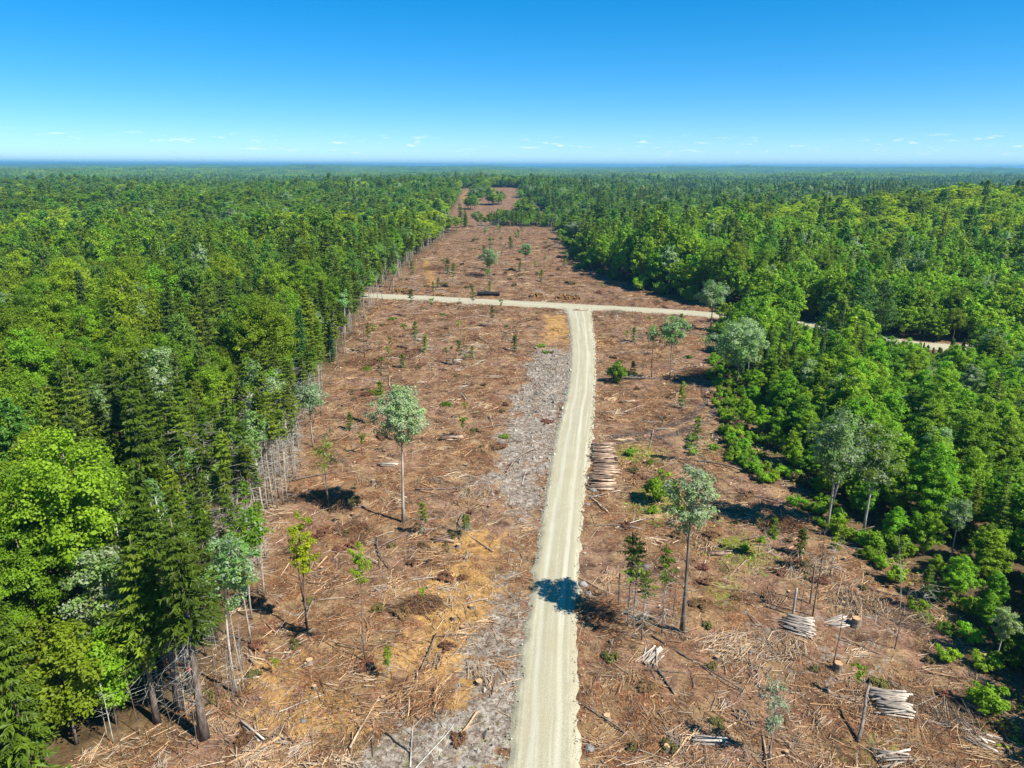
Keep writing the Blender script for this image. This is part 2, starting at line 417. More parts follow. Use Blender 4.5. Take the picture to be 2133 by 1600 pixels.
# ground: litter browns, with clay, ochre subsoil, moss, forest floor and far canopy painted where they lie
def ground_mat():
    m, N, Lk = new_mat('cutover_ground')
    geo = N.new('ShaderNodeNewGeometry')
    def nz(scale, detail=5, rough=0.6, dist=0.0, vec=None):
        n = N.new('ShaderNodeTexNoise'); n.inputs['Scale'].default_value = scale; n.inputs['Detail'].default_value = detail
        n.inputs['Roughness'].default_value = rough; n.inputs['Distortion'].default_value = dist
        Lk.new(vec or geo.outputs['Position'], n.inputs['Vector'])
        return n.outputs['Fac']
    def attr(n):
        a = N.new('ShaderNodeAttribute'); a.attribute_name = n; return a.outputs['Fac']
    def rng_(v, a, b, c=0.0, d=1.0):
        r = N.new('ShaderNodeMapRange'); r.inputs[1].default_value = a; r.inputs[2].default_value = b; r.inputs[3].default_value = c; r.inputs[4].default_value = d
        Lk.new(v, r.inputs[0]); return r.outputs[0]
    def op(k, a, b):
        q = N.new('ShaderNodeMath'); q.operation = k
        for s, v in ((q.inputs[0], a), (q.inputs[1], b)):
            if hasattr(v, 'is_output'): Lk.new(v, s)
            else: s.default_value = v
        return q.outputs[0]
    fine = nz(5.5, 6, 0.72, 0.6)
    mid = nz(0.75, 5, 0.62, 0.4)
    big = nz(0.085, 4, 0.55)
    grit = nz(17.0, 3, 0.7)
    litter = ramp_node(N, [(0.30, (0.032, 0.016, 0.009)), (0.43, (0.105, 0.047, 0.022)), (0.53, (0.215, 0.100, 0.046)), (0.63, (0.330, 0.175, 0.085)), (0.75, (0.470, 0.310, 0.175))])
    Lk.new(fine, litter.inputs[0])
    duff = ramp_node(N, [(0.30, (0.040, 0.025, 0.014)), (0.46, (0.130, 0.075, 0.038)), (0.58, (0.240, 0.145, 0.072)), (0.72, (0.370, 0.250, 0.130))])
    Lk.new(fine, duff.inputs[0])
    c = mixc(N, Lk, rng_(mid, 0.42, 0.60), litter.outputs[0], duff.outputs[0])
    pink = ramp_node(N, [(0.32, (0.080, 0.047, 0.033)), (0.5, (0.235, 0.142, 0.096)), (0.7, (0.41, 0.282, 0.200))])
    Lk.new(grit, pink.inputs[0])
    c = mixc(N, Lk, op('MULTIPLY', rng_(big, 0.47, 0.60), 0.7), c, pink.outputs[0])
    # damp humus turned up in patches
    hum = nz(0.42, 5, 0.66, 0.7)
    c = mixc(N, Lk, rng_(hum, 0.51, 0.63, 0.0, 0.82), c, (0.052, 0.029, 0.017))
    dry = nz(0.33, 4, 0.6, 0.5)
    c = mixc(N, Lk, rng_(dry, 0.49, 0.64, 0.0, 0.7), c, mixc(N, Lk, fine, (0.17, 0.105, 0.045), (0.44, 0.310, 0.165)))
    # ochre subsoil
    och = ramp_node(N, [(0.30, (0.17, 0.085, 0.028)), (0.5, (0.39, 0.225, 0.070)), (0.68, (0.53, 0.345, 0.130))])
    Lk.new(grit, och.inputs[0])
    f = rng_(op('ADD', op('MULTIPLY', attr('ochre'), 0.88), op('MULTIPLY', op('SUBTRACT', mid, 0.5), 2.6)), 0.45, 0.85)
    c = mixc(N, Lk, op('MULTIPLY', f, 0.9), c, och.outputs[0])
    # grey clay, scraped up in clods
    clay = ramp_node(N, [(0.34, (0.055, 0.040, 0.030)), (0.45, (0.150, 0.118, 0.088)), (0.56, (0.325, 0.292, 0.240)), (0.72, (0.460, 0.428, 0.355))])
    clodn = nz(1.9, 6, 0.68, 0.8)
    Lk.new(op('ADD', op('MULTIPLY', clodn, 0.65), op('MULTIPLY', fine, 0.35)), clay.inputs[0])
    f = rng_(op('ADD', op('MULTIPLY', attr('clay'), 0.95), op('MULTIPLY', op('SUBTRACT', nz(0.5, 6, 0.70, 1.2), 0.5), 3.6)), 0.42, 0.78)
    c = mixc(N, Lk, f, c, clay.outputs[0])
    # moss and low green growth
    moss = ramp_node(N, [(0.3, (0.070, 0.085, 0.015)), (0.55, (0.190, 0.200, 0.035)), (0.75, (0.340, 0.320, 0.075))])
    Lk.new(fine, moss.inputs[0])
    f = rng_(op('ADD', attr('moss'), op('MULTIPLY', op('SUBTRACT', nz(1.3, 5, 0.65), 0.5), 2.0)), 0.45, 0.75)
    c = mixc(N, Lk, op('MULTIPLY', f, 0.85), c, moss.outputs[0])
    # dark peaty wheel tracks
    c = mixc(N, Lk, op('MULTIPLY', rng_(op('ADD', attr('track'), op('MULTIPLY', op('SUBTRACT', mid, 0.5), 1.0)), 0.4, 0.7), 0.8), c, (0.085, 0.070, 0.062))
    # forest floor and, far off, the closed canopy seen as a mass
    c = mixc(N, Lk, op('MULTIPLY', attr('wood'), 0.7), c, (0.075, 0.062, 0.030))
    can = ramp_node(N, [(0.35, (0.020, 0.045, 0.012)), (0.5, (0.055, 0.110, 0.022)), (0.65, (0.105, 0.175, 0.030))])
    Lk.new(op('ADD', op('MULTIPLY', nz(0.009, 8, 0.7), 0.55), op('MULTIPLY', nz(0.05, 4, 0.7), 0.45)), can.inputs[0])
    c = mixc(N, Lk, attr('canopy'), c, can.outputs[0])
    mot = N.new('ShaderNodeMix'); mot.data_type = 'RGBA'; mot.blend_type = 'MULTIPLY'; mot.inputs[0].default_value = 1.0
    mr_ = ramp_node(N, [(0.30, (0.30, 0.26, 0.23)), (0.44, (0.74, 0.70, 0.67)), (0.55, (1.05, 1.02, 1.0)), (0.70, (1.5, 1.5, 1.48))])
    Lk.new(op('ADD', op('MULTIPLY', nz(1.15, 5, 0.74, 1.0), 0.6), op('MULTIPLY', nz(0.37, 5, 0.7, 0.8), 0.4)), mr_.inputs[0])
    Lk.new(c, mot.inputs[6]); Lk.new(mr_.outputs[0], mot.inputs[7])
    c = mixc(N, Lk, attr('canopy'), mot.outputs[2], c)
    p = N.new('ShaderNodeBsdfPrincipled'); p.inputs['Roughness'].default_value = 0.95; p.inputs['Specular IOR Level'].default_value = 0.1
    Lk.new(c, p.inputs['Base Color'])
    b = N.new('ShaderNodeBump'); b.inputs['Strength'].default_value = 0.9; b.inputs['Distance'].default_value = 0.12
    Lk.new(op('ADD', op('MULTIPLY', clodn, 0.6), op('MULTIPLY', fine, 0.5)), b.inputs['Height'])
    Lk.new(b.outputs[0], p.inputs['Normal'])
    o = N.new('ShaderNodeOutputMaterial'); Lk.new(p.outputs[0], o.inputs['Surface'])
    return m

def road_mat():
    m, N, Lk = new_mat('crushed_gravel_road')
    geo = N.new('ShaderNodeNewGeometry')
    at = N.new('ShaderNodeAttribute'); at.attribute_name = 'across'
    al = N.new('ShaderNodeAttribute'); al.attribute_name = 'along'
    cb = N.new('ShaderNodeCombineXYZ'); Lk.new(at.outputs['Fac'], cb.inputs[0]); Lk.new(al.outputs['Fac'], cb.inputs[1])
    def nz(scale, detail, rough, vec, st=None):
        n = N.new('ShaderNodeTexNoise'); n.inputs['Scale'].default_value = scale; n.inputs['Detail'].default_value = detail; n.inputs['Roughness'].default_value = rough
        if st:
            mp = N.new('ShaderNodeMapping'); mp.inputs['Scale'].default_value = st; Lk.new(vec, mp.inputs[0]); vec = mp.outputs[0]
        Lk.new(vec, n.inputs['Vector']); return n.outputs['Fac']
    g = nz(9.0, 5, 0.75, geo.outputs['Position'])
    s = nz(1.0, 4, 0.6, cb.outputs[0], (3.2, 0.035, 1))
    p2 = nz(0.22, 5, 0.62, geo.outputs['Position'])
    base = ramp_node(N, [(0.28, (0.215, 0.188, 0.120)), (0.5, (0.340, 0.306, 0.205)), (0.72, (0.430, 0.396, 0.282))])
    Lk.new(g, base.inputs[0])
    def rng_(v, a, b, c=0.0, d=1.0):
        r = N.new('ShaderNodeMapRange'); r.inputs[1].default_value = a; r.inputs[2].default_value = b; r.inputs[3].default_value = c; r.inputs[4].default_value = d
        Lk.new(v, r.inputs[0]); return r.outputs[0]
    c = mixc(N, Lk, rng_(s, 0.52, 0.68, 0, 0.65), base.outputs[0], (0.49, 0.462, 0.352))
    c = mixc(N, Lk, rng_(s, 0.46, 0.34, 0, 0.55), c, (0.27, 0.238, 0.158))
    c = mixc(N, Lk, rng_(p2, 0.46, 0.62, 0, 0.5), c, (0.315, 0.272, 0.172))
    # packed wheel tracks: two paler lines
    w1 = N.new('ShaderNodeMath'); w1.operation = 'ABSOLUTE'
    wob = N.new('ShaderNodeMath'); wob.operation = 'MULTIPLY_ADD'; Lk.new(nz(0.05, 3, 0.5, geo.outputs['Position']), wob.inputs[0]); wob.inputs[1].default_value = 1.1; wob.inputs[2].default_value = -0.55
    wad = N.new('ShaderNodeMath'); wad.operation = 'ADD'; Lk.new(at.outputs['Fac'], wad.inputs[0]); Lk.new(wob.outputs[0], wad.inputs[1]); Lk.new(wad.outputs[0], w1.inputs[0])
    w2 = N.new('ShaderNodeMath'); w2.operation = 'SUBTRACT'; Lk.new(w1.outputs[0], w2.inputs[0]); w2.inputs[1].default_value = 0.62
    w3 = N.new('ShaderNodeMath'); w3.operation = 'ABSOLUTE'; Lk.new(w2.outputs[0], w3.inputs[0])
    c = mixc(N, Lk, rng_(w3.outputs[0], 0.06, 0.22, 0.38, 0.0), c, (0.51, 0.485, 0.375))
    p = N.new('ShaderNodeBsdfPrincipled'); p.inputs['Roughness'].default_value = 0.95; p.inputs['Specular IOR Level'].default_value = 0.1
    Lk.new(c, p.inputs['Base Color'])
    b = N.new('ShaderNodeBump'); b.inputs['Strength'].default_value = 0.5; b.inputs['Distance'].default_value = 0.05
    Lk.new(g, b.inputs['Height']); Lk.new(b.outputs[0], p.inputs['Normal'])
    o = N.new('ShaderNodeOutputMaterial'); Lk.new(p.outputs[0], o.inputs['Surface'])
    return m

# ------------------------------------------------------------------ ground, one sheet to the horizon
def axis(lo, hi, step, out, far):
    a = list(np.arange(lo, hi + 1e-6, step)); s = step; v = hi
    while v < out[1]: s *= far; v += s; a.append(v)
    s = step; v = lo; pre = []
    while v > out[0]: s *= far; v -= s; pre.append(v)
    return np.array(pre[::-1] + a)
gx = axis(-60, 72, 0.6, (-24000, 24000), 1.11)
gy = axis(14, 250, 0.6, (-400, 26000), 1.045)
GX, GY = np.meshgrid(gx, gy)
GZ = ground_h(GX, GY)
nx, ny = len(gx), len(gy)
V = np.stack([GX, GY, GZ], -1).reshape(-1, 3)
idx = np.arange(nx * ny).reshape(ny, nx)
F = np.stack([idx[:-1, :-1], idx[:-1, 1:], idx[1:, 1:], idx[1:, :-1]], -1).reshape(-1, 4)
mb = MB(); mb.add(V, F)
gme = mb.mesh('ground', [ground_mat()], smooth_shade=True)

def blob(x, y, cx, cy, rx, ry=None):
    ry = ry or rx
    return np.clip(1.25 - np.hypot((x - cx) / rx, (y - cy) / ry), 0, 1)
def strip(x, y, pts, w):
    return np.clip(1.3 - seg_dist(x, y, pts)[0] / w, 0, 1)
vx, vy = V[:, 0].astype(float), V[:, 1].astype(float)
CLAY = [(6.2, 160), (12, 158), (13.2, 140), (11, 125), (8.2, 112), (6.6, 100), (4.6, 90), (3.4, 80), (-2, 81), (-3.4, 86), (-0.3, 90), (-2.4, 99), (0, 110), (-0.2, 122), (3, 132), (2.6, 146), (5, 151)]
CLAY2 = [(-12, 33), (-10.6, 40.6), (-8.2, 43.6), (-5.2, 44), (-2.2, 47), (0.2, 48), (-0.4, 33)]
clay = np.clip(0.6 + (poly_sd(vx, vy, CLAY) + 2.6 * fbm(vx / 3.5, vy / 6, 513)) / 3, 0, 1) + np.clip(0.6 + (poly_sd(vx, vy, CLAY2) + 1.4 * fbm(vx / 2.5, vy / 2.5, 515)) / 2.2, 0, 1) + 0.5 * blob(vx, vy, -3, 51, 3, 5) + 0.5 * blob(vx, vy, 1.5, 76, 5, 9) + 0.85 * blob(vx, vy, -0.4, 54, 3.6, 13) + 0.4 * blob(vx, vy, 27, 52, 8, 8) + 0.35 * blob(vx, vy, 33, 62, 6, 8)
OCH = [(8.2, 164), (14.4, 162), (16, 196), (7.5, 200), (7, 180)]
ochre = (np.clip(0.55 + (poly_sd(vx, vy, OCH) + 3.5 * fbm(vx / 5, vy / 8, 511)) / 7, 0, 1) + 0.9 * blob(vx, vy, -4.3, 70.5, 5, 4) + 0.9 * blob(vx, vy, -5.2, 61, 4.5, 5) + 0.9 * blob(vx, vy, -6, 53, 3.5, 5)
         + 0.8 * blob(vx, vy, -10.5, 50.5, 2.2) + 0.8 * blob(vx, vy, 22, 166, 4, 9) + 0.6 * blob(vx, vy, -14, 44, 5, 4) + 0.55 * blob(vx, vy, -20, 50, 4, 4) + 0.5 * blob(vx, vy, 19, 97, 4, 4)
         + strip(vx, vy, [(-38, 318), (-34.5, 290), (-30, 262), (-28, 244)], 2.6) + 0.7 * blob(vx, vy, -56, 860, 14, 150) + 0.5 * blob(vx, vy, 12, 760, 9, 90) + 0.45 * blob(vx, vy, -3, 44, 3, 9) + 0.62 * blob(vx, vy, -5, 58, 7, 17) + 0.45 * blob(vx, vy, -18, 45, 9, 7) + 0.4 * blob(vx, vy, 22, 72, 6, 6))
moss = (0.75 * blob(vx, vy, 18.3, 96, 6, 6) + 0.8 * blob(vx, vy, 19, 80, 5, 6) + 0.85 * blob(vx, vy, 25, 69, 5, 6) + 0.6 * blob(vx, vy, 21, 61, 3, 4) + 0.5 * blob(vx, vy, 32, 97, 7, 9)
        + 0.5 * blob(vx, vy, 21, 133, 4) + 0.4 * blob(vx, vy, 36, 74, 5, 8) + 0.35 * blob(vx, vy, -21, 77, 6, 4) + 0.5 * blob(vx, vy, 26, 41, 5, 4) + 0.45 * blob(vx, vy, -42, 205, 8, 7)
        + 0.30 * smooth(0.05, 0.5, noise2(vx / 26, vy / 26, 77)))
track = strip(vx, vy, [(40, 131), (37.5, 121), (32, 110), (25, 104), (15, 100)], 0.9) + strip(vx, vy, [(37.5, 131), (35, 121), (29.5, 111.5), (23, 106), (15, 103)], 0.9)
wood = np.clip(0.5 - np.maximum(poly_sd(vx, vy, CLEAR), poly_sd(vx, vy, FAR_CLEAR)) / 5, 0, 1) * smooth(1.5, 5, road_gap(vx, vy))
canopy = smooth(1400, 2600, np.hypot(vx, vy))
for nme, arr in (('clay', clay), ('ochre', ochre), ('moss', moss), ('track', track), ('wood', wood), ('canopy', canopy)):
    a = gme.attributes.new(nme, 'FLOAT', 'POINT'); a.data.foreach_set('value', np.clip(arr, 0, 1).astype(np.float32))
g = put('ground', gme); tag(g, 'brown cut-over ground of slash and bare soil', 'ground', kind='structure')

# ------------------------------------------------------------------ roads
def resample(pts, step):
    p = np.array(pts, float)
    for _ in range(3):      # Chaikin
        q = p[:-1] * 0.75 + p[1:] * 0.25; r_ = p[:-1] * 0.25 + p[1:] * 0.75
        p = np.concatenate([p[:1], np.stack([q, r_], 1).reshape(-1, p.shape[1]), p[-1:]])
    s = np.concatenate([[0], np.cumsum(np.hypot(*(np.diff(p[:, :2], axis=0).T)))])
    t = np.arange(0, s[-1], step)
    return np.stack([np.interp(t, s, p[:, i]) for i in range(p.shape[1])], 1), t

def build_road(name, pts, label, lift, seed):
    c, t = resample(pts, 0.45)
    d = unit(np.gradient(c[:, :2], axis=0)); nrm = np.stack([d[:, 1], -d[:, 0]], 1)
    prof = np.array([-1.34, -1.2, -1.1, -1.0, -0.9, -0.75, -0.62, -0.5, -0.36, -0.24, -0.12, 0, 0.12, 0.24, 0.36, 0.5, 0.62, 0.75, 0.9, 1.0, 1.1, 1.2, 1.34])
    half = c[:, 2] / 2 * 0.9
    wobL = 0.30 * fbm(t / 3.5, t * 0 + 3, seed) + 0.22 * fbm(t / 0.9, t * 0 + 9, seed + 1); wobR = 0.30 * fbm(t / 3.5, t * 0 + 23, seed + 2) + 0.22 * fbm(t / 0.9, t * 0 + 29, seed + 3)
    off = prof[None, :] * half[:, None]
    edge = smooth(0.7, 1.0, np.abs(prof))
    off = off + np.where(prof < 0, -wobL[:, None], wobR[:, None]) * edge[None, :]
    X = c[:, 0:1] + nrm[:, 0:1] * off; Y = c[:, 1:2] + nrm[:, 1:2] * off
    zc = base_h(c[:, 0], c[:, 1])[:, None]
    a = np.abs(prof)[None, :]
    prz = 0.20 - 0.05 * a ** 2 - 0.035 * np.exp(-((a - 0.55) / 0.16) ** 2) - 0.14 * smooth(0.9, 1.1, a) - 0.26 * smooth(1.08, 1.34, a)
    Z = zc + prz + lift + 0.05 * fbm(X / 1.1, Y / 1.1, seed + 5, 2) * edge[None, :] + 0.012 * fbm(X / 0.7, Y / 0.7, seed + 6, 2)
    n, m = X.shape
    ix = np.arange(n * m).reshape(n, m)
    Fq = np.stack([ix[:-1, :-1], ix[:-1, 1:], ix[1:, 1:], ix[1:, :-1]], -1).reshape(-1, 4)
    mb = MB(); mb.add(np.stack([X, Y, Z], -1), Fq)
    me = mb.mesh(name, [RM], smooth_shade=True)
    # wheel tracks sit about 0.95 m either side of the middle
    ac = np.broadcast_to(off / 1.5, X.shape); al = np.broadcast_to(t[:, None], X.shape)
    for k, arr in (('across', ac), ('along', al)):
        at = me.attributes.new(k, 'FLOAT', 'POINT'); at.data.foreach_set('value', arr.astype(np.float32).ravel())
    o = put(name, me); tag(o, label, 'road', kind='structure')
    return c, nrm, half, t
RM = road_mat()
rc = build_road('gravel_road', ROAD, 'pale gravel forestry road running straight down the clearing', 0.0, 101)
cc_ = build_road('cross_road', CROSS, 'pale gravel road crossing the clearing at the junction', 0.012, 141)

def road_z(x, y): return float(base_h(x, y)) + 0.2
def gz(x, y): return float(ground_h(np.array([x]), np.array([y]))[0])

# ------------------------------------------------------------------ trees: shapes
def trunk_path(r, H, lean=(0, 0), wob=0.02, m=8):
    t = np.linspace(0, 1, m)
    ph = r.uniform(0, 6.28, 2)
    x = lean[0] * H * t ** 1.3 + wob * H * np.sin(t * 4 + ph[0]) * t; y = lean[1] * H * t ** 1.3 + wob * H * np.sin(t * 3.4 + ph[1]) * t
    return np.stack([x, y, t * H], 1)

def at_path(P, z):
    return np.stack([np.interp(z, P[:, 2], P[:, 0]), np.interp(z, P[:, 2], P[:, 1]), np.asarray(z, float)], -1)

def spruce(seed, H=15.0, R=2.6, bare=0.18, dens=1.0, card=1.0, up=0.0, taper=0.85, dead=True, trunk_r=None, whorl=0.5, lod=0, twigs=0):
    r = np.random.default_rng(seed)
    P = trunk_path(r, H, (r.normal(0, 0.01), r.normal(0, 0.01)), 0.006)
    tr = trunk_r or H * 0.0125
    T = MB(); C = MB()
    tube(T, P, tr * np.linspace(1, 0.12, len(P)) * np.r_[1.25, np.ones(len(P) - 1)], 7 if not lod else 4)
    z0 = bare * H
    z = z0; org = []; dirs = []; lens = []; rise = []
    gapn = r.uniform(0, 9)
    while z < H * 0.985:
        t = (z - z0) / (H - z0)
        L = R * (1 - t) ** taper * (0.62 + 0.38 * min(1, t / 0.16)) + 0.12
        nb = max(4, int((6.5 + 2.5 * (1 - t)) * dens))
        a0 = r.uniform(0, 6.28)
        for k in range(nb):
            a = a0 + k * 6.283 / nb + r.normal(0, 0.16)
            l = L * r.uniform(0.68, 1.14) * (0.82 + 0.3 * math.sin(a * 1.0 + gapn + z * 0.35))
            if r.random() < 0.05: continue
            org.append(at_path(P, z + r.normal(0, 0.09))); dirs.append((math.cos(a), math.sin(a))); lens.append(l)
            rise.append(0.35 * t - 0.22 * (1 - t) + up + r.normal(0, 0.08))
        z += whorl * r.uniform(0.8, 1.2) * (0.62 + 0.5 * (1 - t)) * (1.7 if lod else 1)
    O = np.array(org); D = np.array(dirs); Ln = np.array(lens); Rs = np.array(rise)
    per = (5 if lod else 14)
    BT = r.normal(0.45, 0.22, len(O))
    S = []; A = []; SZ = []; TN = []; NR = []
    for k in range(per):
        s = np.clip((k + 0.6 + r.uniform(-0.4, 0.4, len(O))) / per, 0.08, 1.0)
        dist = s * Ln
        zc = O[:, 2] + Rs * dist - 0.10 * dist * s + 0.13 * dist * s ** 3
        cpos = np.stack([O[:, 0] + D[:, 0] * dist, O[:, 1] + D[:, 1] * dist, zc], 1)
        side = np.stack([-D[:, 1], D[:, 0]], 1)
        for sg in (-1, 1):
            keep = r.random(len(O)) < 0.93
            ang = r.uniform(0.45, 1.0, len(O))
            ax2 = D * np.cos(ang)[:, None] + side * np.sin(ang)[:, None] * sg
            L2 = (0.20 + 0.34 * Ln * (1 - s) * 0.7 + 0.16) * r.uniform(0.7, 1.25, len(O)) * card
            axis3 = np.concatenate([ax2, r.uniform(-0.28, 0.12, len(O))[:, None]], 1)
            cp = cpos + axis3 * (L2 * 0.42)[:, None] + r.normal(0, 0.03, cpos.shape)
            nr = np.concatenate([r.normal(0, 0.42, (len(O), 2)) + 0.25 * D, np.ones((len(O), 1))], 1)
            S.append(cp[keep]); A.append(axis3[keep]); SZ.append(L2[keep]); NR.append(nr[keep]); TN.append(BT[keep] + r.normal(0, 0.18, keep.sum()))
        # hanging sprays give the layers depth
        hang = r.random(len(O)) < (0.35 if not lod else 0.2)
        hp = cpos[hang] + r.normal(0, 0.06, (hang.sum(), 3)) - np.array([0, 0, 0.10])
        S.append(hp); A.append(np.concatenate([D[hang] * 0.6, -0.8 * np.ones((hang.sum(), 1))], 1)); SZ.append(np.full(hang.sum(), 0.3 * card))
        NR.append(np.concatenate([D[hang] + r.normal(0, 0.5, (hang.sum(), 2)), 0.5 * np.ones((hang.sum(), 1))], 1)); TN.append(BT[hang] + r.normal(0, 0.18, hang.sum()))
    S = np.concatenate(S); A = np.concatenate(A); SZ = np.concatenate(SZ); NR = np.concatenate(NR); TN = np.clip(np.concatenate(TN), 0, 1)
    wid = SZ * (0.27 if not lod else 0.55)
    leaf_quads(C, S, NR, SZ * (1.0 if not lod else 1.35), wid, r, axis=A, tint=TN, fold=0.12)
    # leader
    top = at_path(P, np.linspace(H * 0.93, H * 1.0, 8 if not lod else 4))
    kk = len(top)
    leaf_quads(C, top, r.normal(size=(kk, 3)) * [1, 1, 0.2], 0.45, 0.16, r, axis=np.tile([[0.15, 0, 1.0]], (kk, 1)), tint=r.uniform(0.4, 1, kk))
    if dead and not lod:
        nd = int(10 + 24 * bare) + twigs
        zz = r.uniform(min(1.2, z0 * 0.4), z0 * 1.12 + 0.3, nd); a = r.uniform(0, 6.28, nd); l = r.uniform(0.4, 1.3, nd) * (1.5 if twigs else 1)
        p0 = at_path(P, zz); p1 = p0 + np.stack([np.cos(a) * l, np.sin(a) * l, r.uniform(-0.5, 0.15, nd) * l], 1)
        sticks(T, p0, p1, 0.022, 0.008, 3, mat=1)
        if twigs:
            p2 = p1 + np.stack([np.cos(a + 0.6) * l * 0.6, np.sin(a + 0.6) * l * 0.6, r.uniform(-0.4, 0.3, nd) * l], 1)
            sticks(T, p1, p2, 0.010, 0.004, 3, mat=1)
    return T, C

def pine(seed, H=16.0, R=3.4, bare=0.25, lod=0):
    r = np.random.default_rng(seed)
    P = trunk_path(r, H, (r.normal(0, 0.012), r.normal(0, 0.012)), 0.008)
    T = MB(); C = MB()
    tube(T, P, H * 0.013 * np.linspace(1, 0.12, len(P)), 7 if not lod else 4)
    z = bare * H; cen = []; dirv = []; br0 = []; br1 = []
    while z < H * 0.98:
        t = (z - bare * H) / (H * (1 - bare))
        L = R * (1 - t) ** 0.75 * (0.7 + 0.3 * min(1, t / 0.2)) + 0.25
        nb = r.integers(4, 7); a0 = r.uniform(0, 6.28)
        for k in range(nb):
            a = a0 + k * 6.283 / nb + r.normal(0, 0.3); l = L * r.uniform(0.55, 1.2)
            o = at_path(P, z + r.normal(0, 0.1)); d = np.array([math.cos(a), math.sin(a), 0.10 + 0.45 * t])
            br0.append(o); br1.append(o + d * l)
            nt = max(4, int(l * (7.0 if not lod else 2.8)))
            for q in range(nt):
                s = 0.3 + 0.7 * (q + r.uniform(0, 1)) / nt
                sd = np.array([-d[1], d[0], 0]) * r.normal(0, 0.30) * l * (1.15 - 0.6 * s)
                cen.append(o + d * l * s + sd + np.array([0, 0, 0.12 * l * s * s + r.normal(0, 0.07)])); dirv.append(d + sd * 0.5)
        z += r.uniform(0.55, 0.95) * (0.8 + 0.4 * (1 - t))
    for q in range(5): cen.append(at_path(P, H * (0.94 + 0.012 * q))); dirv.append(np.array([0, 0, 1.0]))
    cen = np.array(cen); dirv = unit(np.array(dirv))
    per = 11 if not lod else 5
    S = np.repeat(cen, per, 0); D = np.repeat(dirv, per, 0)
    ax = unit(D * 0.7 + r.normal(0, 0.7, S.shape) + np.array([0, 0, 0.35]))
    Lq = r.uniform(0.30, 0.52, len(S)) * (1.0 if not lod else 1.7)
    nr = r.normal(0, 0.6, S.shape) + np.array([0, 0, 0.8])
    leaf_quads(C, S + ax * (Lq * 0.45)[:, None], nr, Lq, Lq * (0.30 if not lod else 0.5), r, axis=ax, tint=np.clip(r.normal(0.5, 0.25, len(S)), 0, 1))
    sticks(T, np.array(br0), np.array(br1), 0.045, 0.012, 3)
    return T, C

